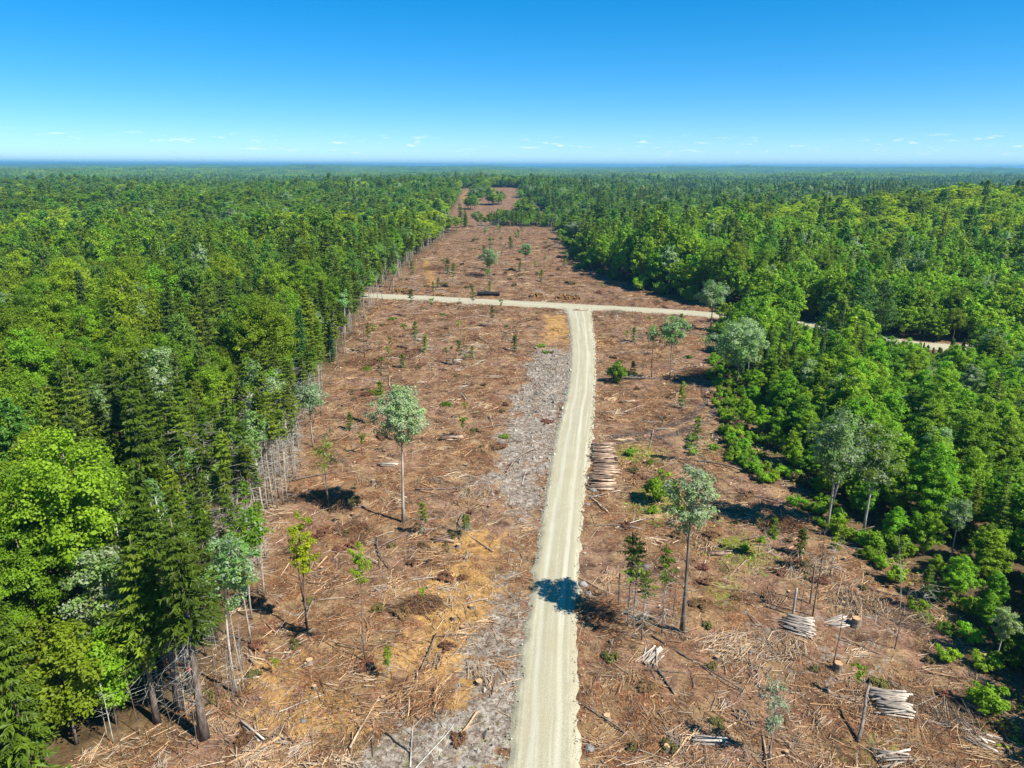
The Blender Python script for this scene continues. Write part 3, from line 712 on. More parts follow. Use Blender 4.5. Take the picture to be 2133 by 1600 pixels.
def broadleaf(seed, H=14.0, base=0.35, rx=2.8, nclump=70, leaves=95, leaf=0.26, trunk_r=None, lean=(0, 0), silver=0.0, fork=0, lod=0, clump_r=(0.55, 1.0), wob=0.015, egg=1.0, open_=0.0, twiggy=0, offset=(0, 0)):
    r = np.random.default_rng(seed)
    P = trunk_path(r, H * 0.9, lean, wob)
    tr = trunk_r or H * 0.011
    T = MB(); C = MB()
    tube(T, P, tr * np.linspace(1, 0.2, len(P)) * np.r_[1.25, np.ones(len(P) - 1)], 7 if not lod else 4)
    zb, zt = base * H, H
    zc = (zb + zt) / 2; rz = (zt - zb) / 2
    cl = []
    while len(cl) < nclump:
        v = r.normal(size=3); v /= np.linalg.norm(v)
        rad = r.uniform(0, 1) ** (0.42 if not lod else 0.3)
        p = v * rad
        k = (1 - 0.32 * egg * p[2]) if p[2] > -0.2 else (1.0 + 0.55 * (p[2] + 0.2))
        lob = 1 + 0.22 * math.sin(3 * math.atan2(v[1], v[0]) + seed) + 0.12 * math.sin(5 * math.atan2(v[1], v[0]) + 2.1 * seed)
        cl.append((p[0] * rx * k * lob, p[1] * rx * k * lob, zc + p[2] * rz * 0.92))
    cl = np.array(cl)
    ctr = at_path(P, np.clip(cl[:, 2], 0, H * 0.9)); ctr[:, 2] = 0
    cl = cl + ctr + np.array([offset[0], offset[1], 0])
    leafsd = np.exp(r.normal(0, 0.3, nclump * leaves))
    cr = r.uniform(clump_r[0], clump_r[1], nclump) * (1 + 0.3 * (rx - 2.5) / 2.5)
    # limbs run from the trunk to the outer clumps
    nl = min(nclump, (26 if not lod else 6)); pick = r.choice(nclump, nl, replace=False)
    for i in pick:
        hz = max(zb * 0.82, min(cl[i, 2] - np.hypot(cl[i, 0] - ctr[i, 0], cl[i, 1] - ctr[i, 1]) * r.uniform(0.5, 1.0), H * 0.85))
        hz = max(hz, H * 0.12)
        o = at_path(P, hz); mid = (o * 0.5 + cl[i] * 0.5) + np.array([0, 0, 0.12 * (cl[i, 2] - hz)]) + r.normal(0, 0.1, 3)
        rr = tr * 0.36 * (1 - 0.55 * hz / H)
        tube(T, [o, mid, cl[i]], [rr, rr * 0.6, rr * 0.22], 4 if not lod else 3, cap=False)
        if twiggy:
            for q in range(twiggy):
                e = cl[i] + r.normal(0, 0.7, 3); sticks(T, [mid * 0.4 + cl[i] * 0.6], [e], rr * 0.35, 0.008, 3)
    if fork:
        a = r.uniform(0, 6.28)
        o = at_path(P, H * 0.2); tip = at_path(P, H * 0.72) + np.array([math.cos(a), math.sin(a), 0]) * rx * 0.45
        tube(T, [o, o * 0.62 + tip * 0.38 + np.array([math.cos(a), math.sin(a), 0]) * 0.25, tip], [tr * 0.8, tr * 0.6, tr * 0.2], 6)
    n = nclump * leaves
    ci = np.repeat(np.arange(nclump), leaves)
    v = unit(r.normal(size=(n, 3)))
    rad = r.uniform(0, 1, n) ** 0.5 * np.where(r.random(n) < 0.12, r.uniform(1.1, 1.7, n), 1.0)
    pos = cl[ci] + v * (rad * cr[ci])[:, None] * np.array([1, 1, 0.68]) + r.normal(0, 0.05, (n, 3))
    out = unit(pos - np.array([0, 0, zc - 0.3 * rz]) - ctr[ci])
    nr = v * 0.45 + out * 0.35 + np.array([0, 0, 0.55]) + r.normal(0, 0.42, (n, 3))
    Lq = leaf * leafsd
    ctint = r.normal(0.45, 0.20, nclump)
    tint = np.clip(ctint[ci] + r.normal(0, 0.17, n), 0, 1)
    mat = np.zeros(n, np.int32)
    if silver > 0:
        cs = np.clip(r.normal(silver, 0.25, nclump), 0.02, 0.95)
        mat = (r.random(n) < cs[ci]).astype(np.int32)
    leaf_quads(C, pos, nr, Lq, Lq * 0.72, r, tint=tint, mat=mat, fold=0.1)
    return T, C

def mesh_pair(name, TC, tmats, cmats):
    T, C = TC
    return T.mesh(name + '_trunk', tmats, True), C.mesh(name + '_crown', cmats)

def place_tree(kind, pair, label, loc, rotz=0, scale=1.0, group=None, tilt=(0, 0), cat='tree'):
    t = thing(kind, label, cat, loc, rotz, scale, group, tilt)
    put('trunk', pair[0], t)
    if pair[1] is not None: put('crown', pair[1], t)
    return t

# ------------------------------------------------------------------ tree variants shared by the forest
SP = [mesh_pair('spruce', spruce(300 + i, H, R, b, 0.85, 1.0, u, tp, whorl=0.78), [M['dark_bark'], M['lichen']], [M['spruce' if i != 2 else 'spruce_dark']])
      for i, (H, R, b, u, tp) in enumerate([(16, 3.6, 0.14, 0.0, 0.85), (15, 3.2, 0.18, 0.05, 0.9), (17, 3.5, 0.22, -0.05, 0.8), (14, 3.7, 0.12, 0.1, 0.75), (15.5, 2.8, 0.2, 0.0, 1.0), (13, 3.3, 0.16, 0.08, 0.8)])]
FI = [mesh_pair('fir', spruce(340 + i, H, R, b, 1.1, 0.95, 0.05, 0.95, whorl=0.4), [M['dark_bark'], M['lichen']], [M['fir']])
      for i, (H, R, b) in enumerate([(13, 2.3, 0.08), (11, 2.0, 0.06), (14, 2.4, 0.1)])]
YF = [mesh_pair('young_fir', spruce(360 + i, H, R, 0.04, 1.0, 0.8, 0.12, 0.9, dead=False, whorl=0.3), [M['dark_bark'], M['lichen']], [M['spruce' if i % 2 else 'fir']])
      for i, (H, R) in enumerate([(4.6, 1.3), (5.4, 1.4), (3.8, 1.2)])]
PI = [mesh_pair('pine', pine(380 + i, H, R, b), [M['dark_bark']], [M['pine']]) for i, (H, R, b) in enumerate([(17, 3.6, 0.22), (16, 3.2, 0.28), (18, 3.9, 0.25)])]
MA = [mesh_pair('maple', broadleaf(400 + i, H, b, rx, int(n * 1.8), 105, 0.175, clump_r=(0.35, 0.8)), [M['bark']], [M['maple']])
      for i, (H, b, rx, n) in enumerate([(14, 0.34, 3.3, 110), (13, 0.3, 3.0, 100), (15, 0.4, 3.4, 115), (12.5, 0.3, 2.7, 90), (14, 0.38, 2.9, 95)])]
YM = [mesh_pair('young_maple', broadleaf(430 + i, H, b, rx, int(n * 1.9), 88, 0.165, egg=1.9, clump_r=(0.25, 0.58)), [M['bark']], [M['young']])
      for i, (H, b, rx, n) in enumerate([(9.5, 0.12, 2.3, 85), (10.5, 0.15, 2.5, 95), (8.5, 0.1, 2.1, 80), (11, 0.2, 2.4, 90), (9, 0.12, 1.9, 70)])]
GO = [mesh_pair('golden_maple', broadleaf(450 + i, H, b, rx, 150, 75, 0.23, clump_r=(0.35, 0.8)), [M['bark']], [M['gold']]) for i, (H, b, rx) in enumerate([(13, 0.3, 3.3), (14, 0.34, 3.5)])]
GP = [mesh_pair('grey_poplar', broadleaf(460 + i, H, b, rx, 100, 70, 0.22, silver=0.42, clump_r=(0.35, 0.75)), [M['pale_bark']], [M['poplar'], M['silver']]) for i, (H, b, rx) in enumerate([(14, 0.45, 2.7), (15, 0.5, 2.5)])]
# slender edge trees: long bare boles under a small crown
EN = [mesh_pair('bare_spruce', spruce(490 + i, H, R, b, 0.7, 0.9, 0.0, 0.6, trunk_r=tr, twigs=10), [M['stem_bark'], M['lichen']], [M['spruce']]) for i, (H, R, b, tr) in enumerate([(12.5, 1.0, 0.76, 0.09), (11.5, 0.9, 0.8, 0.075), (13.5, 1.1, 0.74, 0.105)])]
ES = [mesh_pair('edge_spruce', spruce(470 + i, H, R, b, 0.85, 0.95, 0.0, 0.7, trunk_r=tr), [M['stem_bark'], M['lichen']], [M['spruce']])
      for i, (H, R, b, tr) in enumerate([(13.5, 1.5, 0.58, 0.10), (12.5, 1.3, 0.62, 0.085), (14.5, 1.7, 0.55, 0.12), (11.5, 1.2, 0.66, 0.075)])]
EB = [mesh_pair('edge_birch', broadleaf(480 + i, H, b, rx, n, 70, 0.24, trunk_r=tr, silver=sv, wob=0.02, lean=(0.03, 0.0)), [M['pale_bark']], [M['maple' if i != 1 else 'poplar'], M['silver']])
      for i, (H, b, rx, n, tr, sv) in enumerate([(13, 0.58, 1.6, 30, 0.10, 0.05), (14, 0.6, 1.8, 34, 0.11, 0.22), (12, 0.62, 1.3, 24, 0.08, 0.03)])]

# ------------------------------------------------------------------ individual trees of the clearing
def solo(kind, TC, tm, cm, label, x, y, rotz=0, tilt=(0, 0), cat='tree', group=None):
    return place_tree(kind, mesh_pair(kind, TC, tm, cm), label, (x, y, gz(x, y) - 0.06), rotz, 1.0, group, tilt, cat)

solo('poplar_tree', broadleaf(11, 17.4, 0.57, 3.2, 175, 75, 0.19, clump_r=(0.35, 0.75), trunk_r=0.2, lean=(0.03, 0), silver=0.6, egg=1.5, wob=0.008), [M['pale_bark']], [M['mint'], M['silver']],
     'tall lone poplar with silvery crown on the brown clearing left of the road', -12.74, 75.2)
solo('poplar_tree', broadleaf(12, 16.8, 0.57, 2.6, 92, 70, 0.19, clump_r=(0.3, 0.7), trunk_r=0.22, silver=0.6, egg=1.2, wob=0.01), [M['bark']], [M['mint'], M['silver']],
     'lone green poplar right of the road whose crown shades the gravel', 15.31, 54.29)
solo('aspen_tree', broadleaf(13, 11.8, 0.42, 1.25, 70, 60, 0.15, trunk_r=0.10, fork=1, egg=-0.6, clump_r=(0.22, 0.42), twiggy=1), [M['dark_bark']], [M['lime']],
     'slim yellow-green forked tree on the slash left of the road', -18.38, 54.74)
solo('aspen_tree', broadleaf(14, 11.7, 0.6, 0.9, 34, 45, 0.14, trunk_r=0.06, egg=0.0, clump_r=(0.22, 0.42), twiggy=1), [M['bark']], [M['lime']],
     'thin sapling with pale lime tuft between the forked tree and the road', -12.35, 50.55)
solo('birch_tree', broadleaf(15, 14.8, 0.52, 1.9, 80, 55, 0.18, trunk_r=0.13, silver=0.4, offset=(0.8, 0), clump_r=(0.25, 0.6), egg=0.2, twiggy=1), [M['pale_bark']], [M['poplar'], M['silver']],
     'pale-stemmed birch with silvery leaves beside the big edge spruces', -21.89, 46.76)
solo('birch_tree', broadleaf(16, 10.5, 0.5, 2.6, 60, 90, 0.20, trunk_r=0.13, silver=0.72, egg=0.2), [M['pale_bark']], [M['poplar'], M['silver']],
     'birch with wide whitish crown at the left forest edge', -29.51, 98.04)
solo('birch_tree', broadleaf(17, 15.2, 0.5, 1.7, 30, 45, 0.20, trunk_r=0.17, silver=0.4, lean=(-0.02, 0), wob=0.04, fork=1, twiggy=4), [M['pale_bark']], [M['poplar'], M['silver']],
     'crooked pale forked trunk with thin twiggy crown at the left forest edge', -30.58, 88.23)
solo('birch_tree', broadleaf(18, 14.0, 0.45, 1.7, 24, 30, 0.20, trunk_r=0.13, silver=0.85, twiggy=6, wob=0.03), [M['pale_bark']], [M['silver'], M['silver']],
     'half-bare white-twigged birch against the dark left forest edge', -32.6, 84.0)
solo('aspen_tree', broadleaf(19, 10.0, 0.5, 1.4, 20, 40, 0.18, trunk_r=0.09, silver=0.1, twiggy=3, fork=1, wob=0.03), [M['bark']], [M['maple'], M['silver']],
     'sparse spindly tree with olive leaves left of the silvery lone poplar', -22.24, 78.18)
solo('poplar_tree', broadleaf(20, 15.5, 0.42, 3.0, 85, 105, 0.22, trunk_r=0.17, silver=0.35, fork=1), [M['pale_bark']], [M['poplar'], M['silver']],
     'grey-green twin-trunked tree standing out of the right forest edge', 36.35, 73.33)
solo('poplar_tree', broadleaf(21, 13.5, 0.36, 2.5, 70, 80, 0.22, trunk_r=0.15, silver=0.22, twiggy=2), [M['lichen']], [M['maple'], M['silver']],
     'olive tree with grey trunk right of the twin-trunked tree', 40.95, 73.94)
solo('poplar_tree', broadleaf(22, 13.5, 0.5, 2.8, 55, 90, 0.24, trunk_r=0.14, silver=0.3), [M['bark']], [M['poplar'], M['silver']],
     'slender tree with green spreading top on the slash right of the road', 30.91, 133.33)
solo('poplar_tree', broadleaf(23, 11.2, 0.62, 1.0, 18, 50, 0.22, trunk_r=0.10, silver=0.2, lean=(-0.03, 0)), [M['bark']], [M['poplar'], M['silver']],
     'bare slim trunk with small tuft beside the green-topped slender tree', 27.76, 135.61)
solo('poplar_tree', broadleaf(24, 13.8, 0.28, 5.0, 150, 110, 0.26, trunk_r=0.2, silver=0.45, egg=0.4), [M['bark']], [M['poplar'], M['silver']],
     'broad silvery crowned tree at the corner of the right forest', 42.9, 129.6)
solo('poplar_tree', broadleaf(25, 13.3, 0.42, 3.9, 100, 105, 0.26, trunk_r=0.18, silver=0.3, egg=0.3), [M['bark']], [M['poplar'], M['silver']],
     'round grey-green tree in front of the cross road right of the junction', 50.5, 177.0)
solo('pine_tree', pine(26, 19.5, 4.3, 0.30), [M['dark_bark']], [M['pine_dark']], 'tallest pine with tiered branches beside the far bend of the cross road', 76.8, 155.5)
solo('pine_tree', pine(27, 16.5, 3.8, 0.32), [M['dark_bark']], [M['pine_dark']], 'second tall pine right beside the far bend of the cross road', 83.4, 158.5)
solo('pine_tree', pine(28, 13.5, 3.2, 0.32), [M['dark_bark']], [M['pine_dark']], 'shorter pine left of the two tall pines at the bend', 71.5, 158.0)
solo('poplar_tree', broadleaf(29, 11.2, 0.3, 3.9, 90, 80, 0.30, trunk_r=0.2, silver=0.5, egg=0.3), [M['dark_bark']], [M['poplar'], M['silver']],
     'round silvery tree alone beyond the cross road', -8.59, 267.7)
solo('poplar_tree', broadleaf(30, 11.6, 0.5, 2.5, 50, 80, 0.30, trunk_r=0.14, silver=0.45, egg=0.2), [M['bark']], [M['poplar'], M['silver']],
     'smaller silvery tuft-topped tree right of the round one beyond the cross road', 5.06, 283.5)

# slim conifers left standing in a knot right of the road
for k, (x, y, h, R, b, lb) in enumerate([(10.62, 55.44, 9.4, 1.25, 0.80, 'slim bare-stemmed spruce nearest the road in the knot of four'),
                                         (11.03, 54.95, 9.3, 1.15, 0.70, 'slim spruce close behind the one nearest the road'),
                                         (11.51, 53.25, 7.0, 0.9, 0.78, 'shortest slim spruce of the knot right of the tree shadow'),
                                         (13.5, 54.28, 9.0, 0.85, 0.72, 'slim dark spruce between the knot and the lone green poplar')]):
    solo('spruce_pole', spruce(600 + k, h, R * 1.35, b - 0.08, 0.42, 0.85, 0.12, 0.45, trunk_r=0.06, whorl=0.75, twigs=20), [M['bark'], M['lichen']], [M['spruce']], lb, x, y, group='slim spruces left standing right of the road')
# bare poles
def pole(label, x, y, h, r0, lean, mat, seed, twig=4, group='bare poles left standing on the right slash', kind='bare_pole'):
    r = np.random.default_rng(seed); T = MB(); P = trunk_path(r, h, lean, 0.012)
    tube(T, P, r0 * np.linspace(1, 0.25 if twig else 0.85, len(P)), 6, capmat=0)
    if twig:
        zz = r.uniform(h * 0.4, h, twig); a = r.uniform(0, 6.28, twig); l = r.uniform(0.3, 1.0, twig)
        p0 = at_path(P, zz); sticks(T, p0, p0 + np.stack([np.cos(a) * l, np.sin(a) * l, 0.35 * l], 1), 0.015, 0.006, 3)
    o = put(kind, T.mesh(kind, [mat], True), loc=(x, y, gz(x, y) - 0.05)); tag(o, label, 'dead tree', group)
    return o
pole('tall bare pole leaning among the slash below the right forest', 28.18, 57.09, 8.9, 0.075, (0.0, 0), M['dark_bark'], 620, 14)
pole('short broken-off grey stub left of the tall bare pole', 26.45, 57.37, 2.9, 0.12, (0, 0), M['lichen'], 621, 0)
pole('brown pole close behind the tall bare pole', 28.74, 59.15, 4.5, 0.08, (0, 0), M['bark'], 622, 0)
pole('dark spindly leaning pole above the cut stump', 27.02, 50.02, 6.9, 0.05, (0.04, 0), M['dark_bark'], 623, 18)
pole('thin brown pole beside the lone green poplar', 15.0, 56.6, 5.3, 0.05, (0.02, 0), M['bark'], 624, 3)
pole('grey leaning snag behind the right-hand thicket edge', 36.5, 57.5, 8.0, 0.06, (-0.14, 0.05), M['lichen'], 625, 12)
pole('thin dark stem standing near the right edge of the slash', 33.5, 52.5, 6.5, 0.05, (0.05, 0), M['dark_bark'], 626, 10)
pole('pale short stub standing near the road in the right slash', 10.2, 58.4, 3.6, 0.07, (0.0, 0), M['bark'], 627, 0)
pole('charred-looking dead spruce stub at the left edge near the cross road', -32.3, 150.5, 10.5, 0.16, (0, 0), M['dark_bark'], 628, 40, None, 'dead_spruce')
pole('dark leaning broken trunk beside the far log pile', -41.5, 238, 7, 0.22, (0.35, 0), M['dark_bark'], 629, 4, None, 'broken_trunk')
pole('dead lichen-grey treetop poking from the left forest', -33.0, 53.0, 14.5, 0.14, (0, 0), M['lichen'], 630, 46, None, 'dead_tree')
pole('bleached dead crown beside the big edge spruces', -25.8, 47.2, 17.0, 0.14, (-0.01, 0), M['lichen'], 631, 60, None, 'dead_tree')

# the big spruces at the near left edge
for k, (x, y, h, R, b, tr, lb) in enumerate([(-22.41, 42.04, 18.0, 3.2, 0.48, 0.36, 'largest edge spruce with thick bare trunk and dead grey limbs'),
                                             (-25.34, 44.66, 17.5, 3.2, 0.42, 0.33, 'thick-trunked spruce just behind the largest edge spruce'),
                                             (-25.2, 46.6, 15.0, 2.6, 0.45, 0.22, 'edge spruce with red flagging tape round its trunk'),
                                             (-26.6, 43.6, 15.5, 2.8, 0.42, 0.25, 'shaded spruce left of the thick-trunked pair')]):
    t = solo('spruce_tree', spruce(640 + k, h, R * 1.12, b, 0.85, 1.0, 0.02, 0.75, trunk_r=tr, whorl=0.78, twigs=34 if k < 2 else 12), [M['dark_bark'], M['lichen']], [M['spruce']], lb, x, y, group='big spruces at the near left forest edge')
    if k == 2:
        mbt = MB()
        for zz in (2.35, 2.55): tube(mbt, [(0, 0, zz), (0, 0, zz + 0.09)], 0.245, 10, cap=False)
        put('flagging_tape', mbt.mesh('flagging_tape', [M['tape']]), t)
solo('poplar_tree', broadleaf(650, 13.5, 0.3, 2.7, 80, 110, 0.21, trunk_r=0.15, silver=0.45, egg=0.6), [M['bark']], [M['poplar'], M['silver']], 'white-flecked leafy tree left of the shaded edge spruces', -30.6, 46.3)
solo('maple_tree', broadleaf(651, 11.0, 0.15, 2.8, 85, 120, 0.22, trunk_r=0.12), [M['bark']], [M['maple']], 'yellow-green maple filling the near left corner of the forest', -31.2, 41.2)
solo('maple_tree', broadleaf(652, 9.0, 0.15, 2.3, 70, 120, 0.21, trunk_r=0.10), [M['bark']], [M['maple']], 'low leafy maple under the white-flecked tree at the near left corner', -29.4, 43.2)
rq = np.random.default_rng(653)
for k in range(30):
    y = rq.uniform(39.5, 52); x = -20.6 - rq.uniform(0, 1) ** 1.3 * 8 - (0 if y > 43 else 1.5)
    if np.hypot(x + 22.4, y - 42) < 0.9: continue
    pole('thin dead stem standing among the big edge spruces', x, y, float(rq.uniform(3.5, 8.0)), float(rq.uniform(0.025, 0.045)), (float(rq.normal(0, 0.03)), float(rq.normal(0, 0.03))), M['bark' if k % 3 else 'lichen'], 1700 + k, 12, 'thin dead stems among the big edge spruces', 'dead_sapling')
# dark spruces that jut into the clearing by the cross road
for k, (x, y, h, R, lb) in enumerate([(-38.6, 131.5, 19.0, 3.4, 'tall dark spruce jutting from the left forest below the cross road'),
                                      (-40.5, 150, 17.5, 3.2, 'dark spruce at the left forest corner beside the dead stub'),
                                      (-46.0, 216, 18.0, 2.2, 'dark straight-trunked spruce where the cross road enters the left forest')]):
    solo('spruce_tree', spruce(660 + k, h, R, 0.12 if k < 2 else 0.4, 1.05, 1.0, 0.0, 0.7), [M['dark_bark'], M['lichen']], [M['spruce']], lb, x, y, group='dark spruces at the left corner of the clearing')

# ------------------------------------------------------------------ forest: where each tree stands
def hexpts(y0, y1, sp, seed, half=0.80, pad=26, j=0.36):
    r = np.random.default_rng(seed)
    ys = np.arange(y0, y1, sp * 0.87); out = []
    for i, yy in enumerate(ys):
        w = half * max(yy, 0) + pad
        xs = np.arange(-w, w, sp) + (i % 2) * sp / 2
        out.append(np.stack([xs, np.full(len(xs), yy)], 1))
    p = np.concatenate(out); p += r.uniform(-j, j, p.shape) * sp
    return p
def free(p, margin=0.6, road=4.6):
    x, y = p[:, 0], p[:, 1]
    island = np.where(noise2(x / 26, y / 40, 301) > 0.46, -9, 0)
    sd = np.maximum(poly_sd(x, y, CLEAR), np.minimum(poly_sd(x, y, FAR_CLEAR), np.where(island < 0, -9.0, 1e9)))
    margin = margin + 8.0 * ((x < 0) & (y > 58) & (y < 112)) + 2.0 * ((x < 0) & (y > 158))
    return p[(sd < -margin) & (road_gap(x, y) > road - 3.0)]
SOLO_XY = np.array([(o.location.x, o.location.y) for o in COL.objects if o.parent is None and o.get('category') == 'tree'])

near = free(hexpts(16, 330, 4.4, 1))
_rt = free(hexpts(30, 200, 3.3, 31)); _rt = _rt[(_rt[:, 0] > 20)]
near = np.concatenate([near[~((near[:, 0] > 20) & (near[:, 1] < 200))], _rt[_rt[:, 1] < 200]])
near = near[np.min(np.hypot(near[:, None, 0] - SOLO_XY[None, :, 0], near[:, None, 1] - SOLO_XY[None, :, 1]), 1) > 2.4]
# the low sight-lines in front of the road bend
LOW = [(76, 181), (84, 170), (92, 160), (102, 156), (98, 134), (88, 136), (80, 150), (74, 168)]
def kinds_for(p, seed):
    """species per point: 0 spruce 1 fir 2 pine 3 maple 4 young maple 5 golden 6 poplar"""
    r = np.random.default_rng(seed)
    x, y = p[:, 0], p[:, 1]; n = len(p)
    u = r.random(n); patch = 1.35 * noise2(x / 24, y / 24, 61); patch2 = noise2(x / 90, y / 90, 63)
    d = np.hypot(x, y)
    k = np.full(n, 3)
    left = x < 0
    # left: spruce and maple in patches; darker spruce near the edge of the clearing
    edge = -poly_sd(x, y, CLEAR)
    ps = np.clip(0.25 + 0.75 * patch + 0.55 * patch2 + 0.34 * np.exp(-edge / 30) * (y > 110) + 0.5 * np.exp(-edge / 26) * (y < 85) + 0.3 * (1 - smooth(80, 105, y)) - 0.32 * smooth(190, 380, d) - 0.2 * (y > 600), 0.04, 0.92)
    k = np.where(left, np.where(u < ps, 0, np.where(u < ps + 0.09, 2, np.where(u < ps + 0.15, 1, np.where(u > 0.955, 6, 3)))), k)
    # right: young bright maples close by, mixed wood beyond the cross road, spruce valley, golden hill
    pr = np.clip(0.06 + 0.35 * patch, 0.02, 0.4)
    kr = np.where(u < pr, np.where(u < pr * 0.5, 1, 0), np.where(u > 0.95, 6, 4))
    far_r = (y > 205) | (x > 105)
    pm = np.clip(0.10 + 0.6 * patch + 0.5 * patch2, 0.03, 0.9)
    krf = np.where(u < pm, 0, np.where(u < pm + 0.07, 2, np.where(u > 0.92, 6, np.where(u > 0.68, 3, 4))))
    kr = np.where(far_r, krf, kr)
    hill = np.exp(-((x - 270) / 150) ** 2 - ((y - 390) / 120) ** 2) > 0.28
    kr = np.where(hill & (u > 0.20), np.where(u > 0.72, 3, 5), kr)
    vall = (y > 560) & (y < 1000) & (x > 60)
    kr = np.where(vall & (u < 0.22 + 0.7 * patch2), 0, kr)
    k = np.where(left, k, kr)
    crest = left & (y > 300) & (noise2(x / 120, y / 120, 69) > 0.12) & (u > 0.4)
    k = np.where(crest, 5, k)
    return k
nk = kinds_for(near, 5)
TREE_H = np.array([16.5, 13.5, 17.5, 14, 10.5, 14, 15, 5.0])
low = in_poly(near[:, 0], near[:, 1], LOW)
rn = np.random.default_rng(99)
KIND = {0: ('spruce_tree', SP), 1: ('fir_tree', FI), 2: ('pine_tree', PI), 3: ('maple_tree', MA), 4: ('young_maple', YM), 5: ('golden_maple', GO), 6: ('poplar_tree', GP), 7: ('young_fir', YF)}
LIMIT = {0: 270, 1: 120, 2: 120, 3: 285, 4: 320, 5: 40, 6: 60, 7: 150}
nk = np.where(low, 7, nk)
near_scale = rn.uniform(0.70, 1.25, len(near)) * np.where(np.isin(nk, (3, 4, 5)), 1.08, 0.97)
# right side behind the pale edge is younger wood
near_scale = np.where((near[:, 0] > 30) & (near[:, 1] < 200) & np.isin(nk, (0, 1, 2, 3, 6)), near_scale * 0.72, near_scale)
near_scale = np.where(low, rn.uniform(0.5, 0.95, len(near)), near_scale)
near_scale = np.where((near[:, 1] < 170) & (near[:, 0] > 20) & (nk == 4), near_scale * 0.84, near_scale)
near_scale = np.where((near[:, 1] > 205) & (nk == 4), near_scale * 1.15, near_scale)
# younger, lower growth right at the right edge
dep_ = -poly_sd(near[:, 0], near[:, 1], CLEAR)
near_scale = np.where((near[:, 0] > 0) & (near[:, 1] < 190), near_scale * np.clip(0.42 + 0.055 * dep_, 0.42, 1.0), near_scale)
edge_r = (near[:, 0] > 0) & (-poly_sd(near[:, 0], near[:, 1], CLEAR) < 5) & (near[:, 1] < 190)
near_scale = np.where(edge_r & (nk == 4), near_scale * rn.uniform(0.7, 1.1, len(near)), near_scale)
# younger, lower trees where the wood was thinned in front of the road bend
SIGHT = [(77.5, 186), (79, 184.5), (80.5, 183), (90, 169.5), (93, 166.5), (96, 164.2), (98.5, 162.6), (38, 205), (44, 202.5), (50, 199.6)]
for sx, sy in SIGHT:
    D = math.hypot(sx, sy); al_ = (near[:, 0] * sx + near[:, 1] * sy) / D; la = np.abs(near[:, 0] * sy - near[:, 1] * sx) / D
    m = (la < 2.8) & (al_ < D - 2) & (near[:, 0] > 20)
    lim = EYE * (1 - al_ / D) * 0.95 + 0.4
    near_scale = np.where(m, np.minimum(near_scale, lim / TREE_H[nk]), near_scale)
keep_ = near_scale > 0.16
near, nk, low, near_scale = near[keep_], nk[keep_], low[keep_], near_scale[keep_]
near_scale = near_scale * (1 + 0.26 * noise2(near[:, 0] / 45, near[:, 1] / 45, 401))
stretch = rn.uniform(0.86, 1.16, len(near))
widen = np.where((nk == 4) & (near[:, 1] < 205), 1.26, 1.0)
near_var = rn.integers(0, 1000, len(near)); near_rot = rn.uniform(0, 6.283, len(near))
nz_ = ground_h(near[:, 0], near[:, 1]) - 0.05
order = np.argsort(np.hypot(near[:, 0], near[:, 1]))
vis = np.abs(near[:, 0]) < 0.735 * near[:, 1] + 9
WORDS = {0: 'spruce with layered boughs', 1: 'blue-green fir', 2: 'soft-needled pine', 3: 'rounded maple', 4: 'young maple', 5: 'golden maple', 6: 'grey-green poplar', 7: 'low young fir'}
def where_label(x, y):
    if x < 0:
        if y < 60: return 'at the near end of the left forest'
        if y < 100: return 'in left forest near the silvery poplar'
        if y < 150: return 'in left forest opposite the grey clay'
        if y < 215: return 'in left forest before the cross road'
        return 'in left forest beyond the cross road'
    if y < 75: return 'at the near end of the right thicket'
    if y < 110: return 'in right thicket opposite the log stack'
    if y < 134: return 'in right thicket opposite the grey clay'
    if y < 160: return 'in right thicket below the road bend'
    if y < 215: return 'around the bend of the cross road'
    return 'in right forest beyond the cross road'
SHORT = {0: 'spruce', 1: 'fir', 2: 'pine', 3: 'maple', 4: 'young maple', 5: 'golden maple', 6: 'poplar', 7: 'young fir'}
depth_ = np.maximum(0, -poly_sd(near[:, 0], near[:, 1], CLEAR))
QS = {k: (np.quantile(near_scale[(nk == k) & vis], 0.33), np.quantile(near_scale[(nk == k) & vis], 0.67)) if np.any((nk == k) & vis) else (0, 9) for k in KIND}
def fine_label(i):
    k = int(nk[i]); q = near_scale[i]
    d2 = np.hypot(near[:, 0] - near[i, 0], near[:, 1] - near[i, 1]); d2[i] = 1e9; d2[nk == k] += 50
    nb = SHORT[int(nk[int(np.argmin(d2))])]
    lo_, hi_ = QS[k]; size = 'tall ' if q > hi_ else 'small ' if q < lo_ else ''
    dep = 'edge-row' if depth_[i] < 5 else 'inner' if depth_[i] < 16 else 'deep-wood' if depth_[i] < 32 else 'remote'
    return f'{size}{dep} {WORDS[k].replace(" with layered boughs", "")} beside a {nb} {where_label(near[i, 0], near[i, 1])}'
count = {k: 0 for k in KIND}; solo_mask = np.zeros(len(near), bool)
for i in order:
    k = int(nk[i])
    if count[k] >= LIMIT[k] or not vis[i]: continue
    count[k] += 1; solo_mask[i] = True
    nm, var = KIND[k]
    wl_ = where_label(near[i, 0], near[i, 1])
    place_tree(nm, var[near_var[i] % len(var)], fine_label(i), (near[i, 0], near[i, 1], float(nz_[i])), float(near_rot[i]), (float(near_scale[i] * widen[i]), float(near_scale[i] * widen[i]), float(near_scale[i] * stretch[i])), f'{nm.replace("_", " ")}s {wl_}')

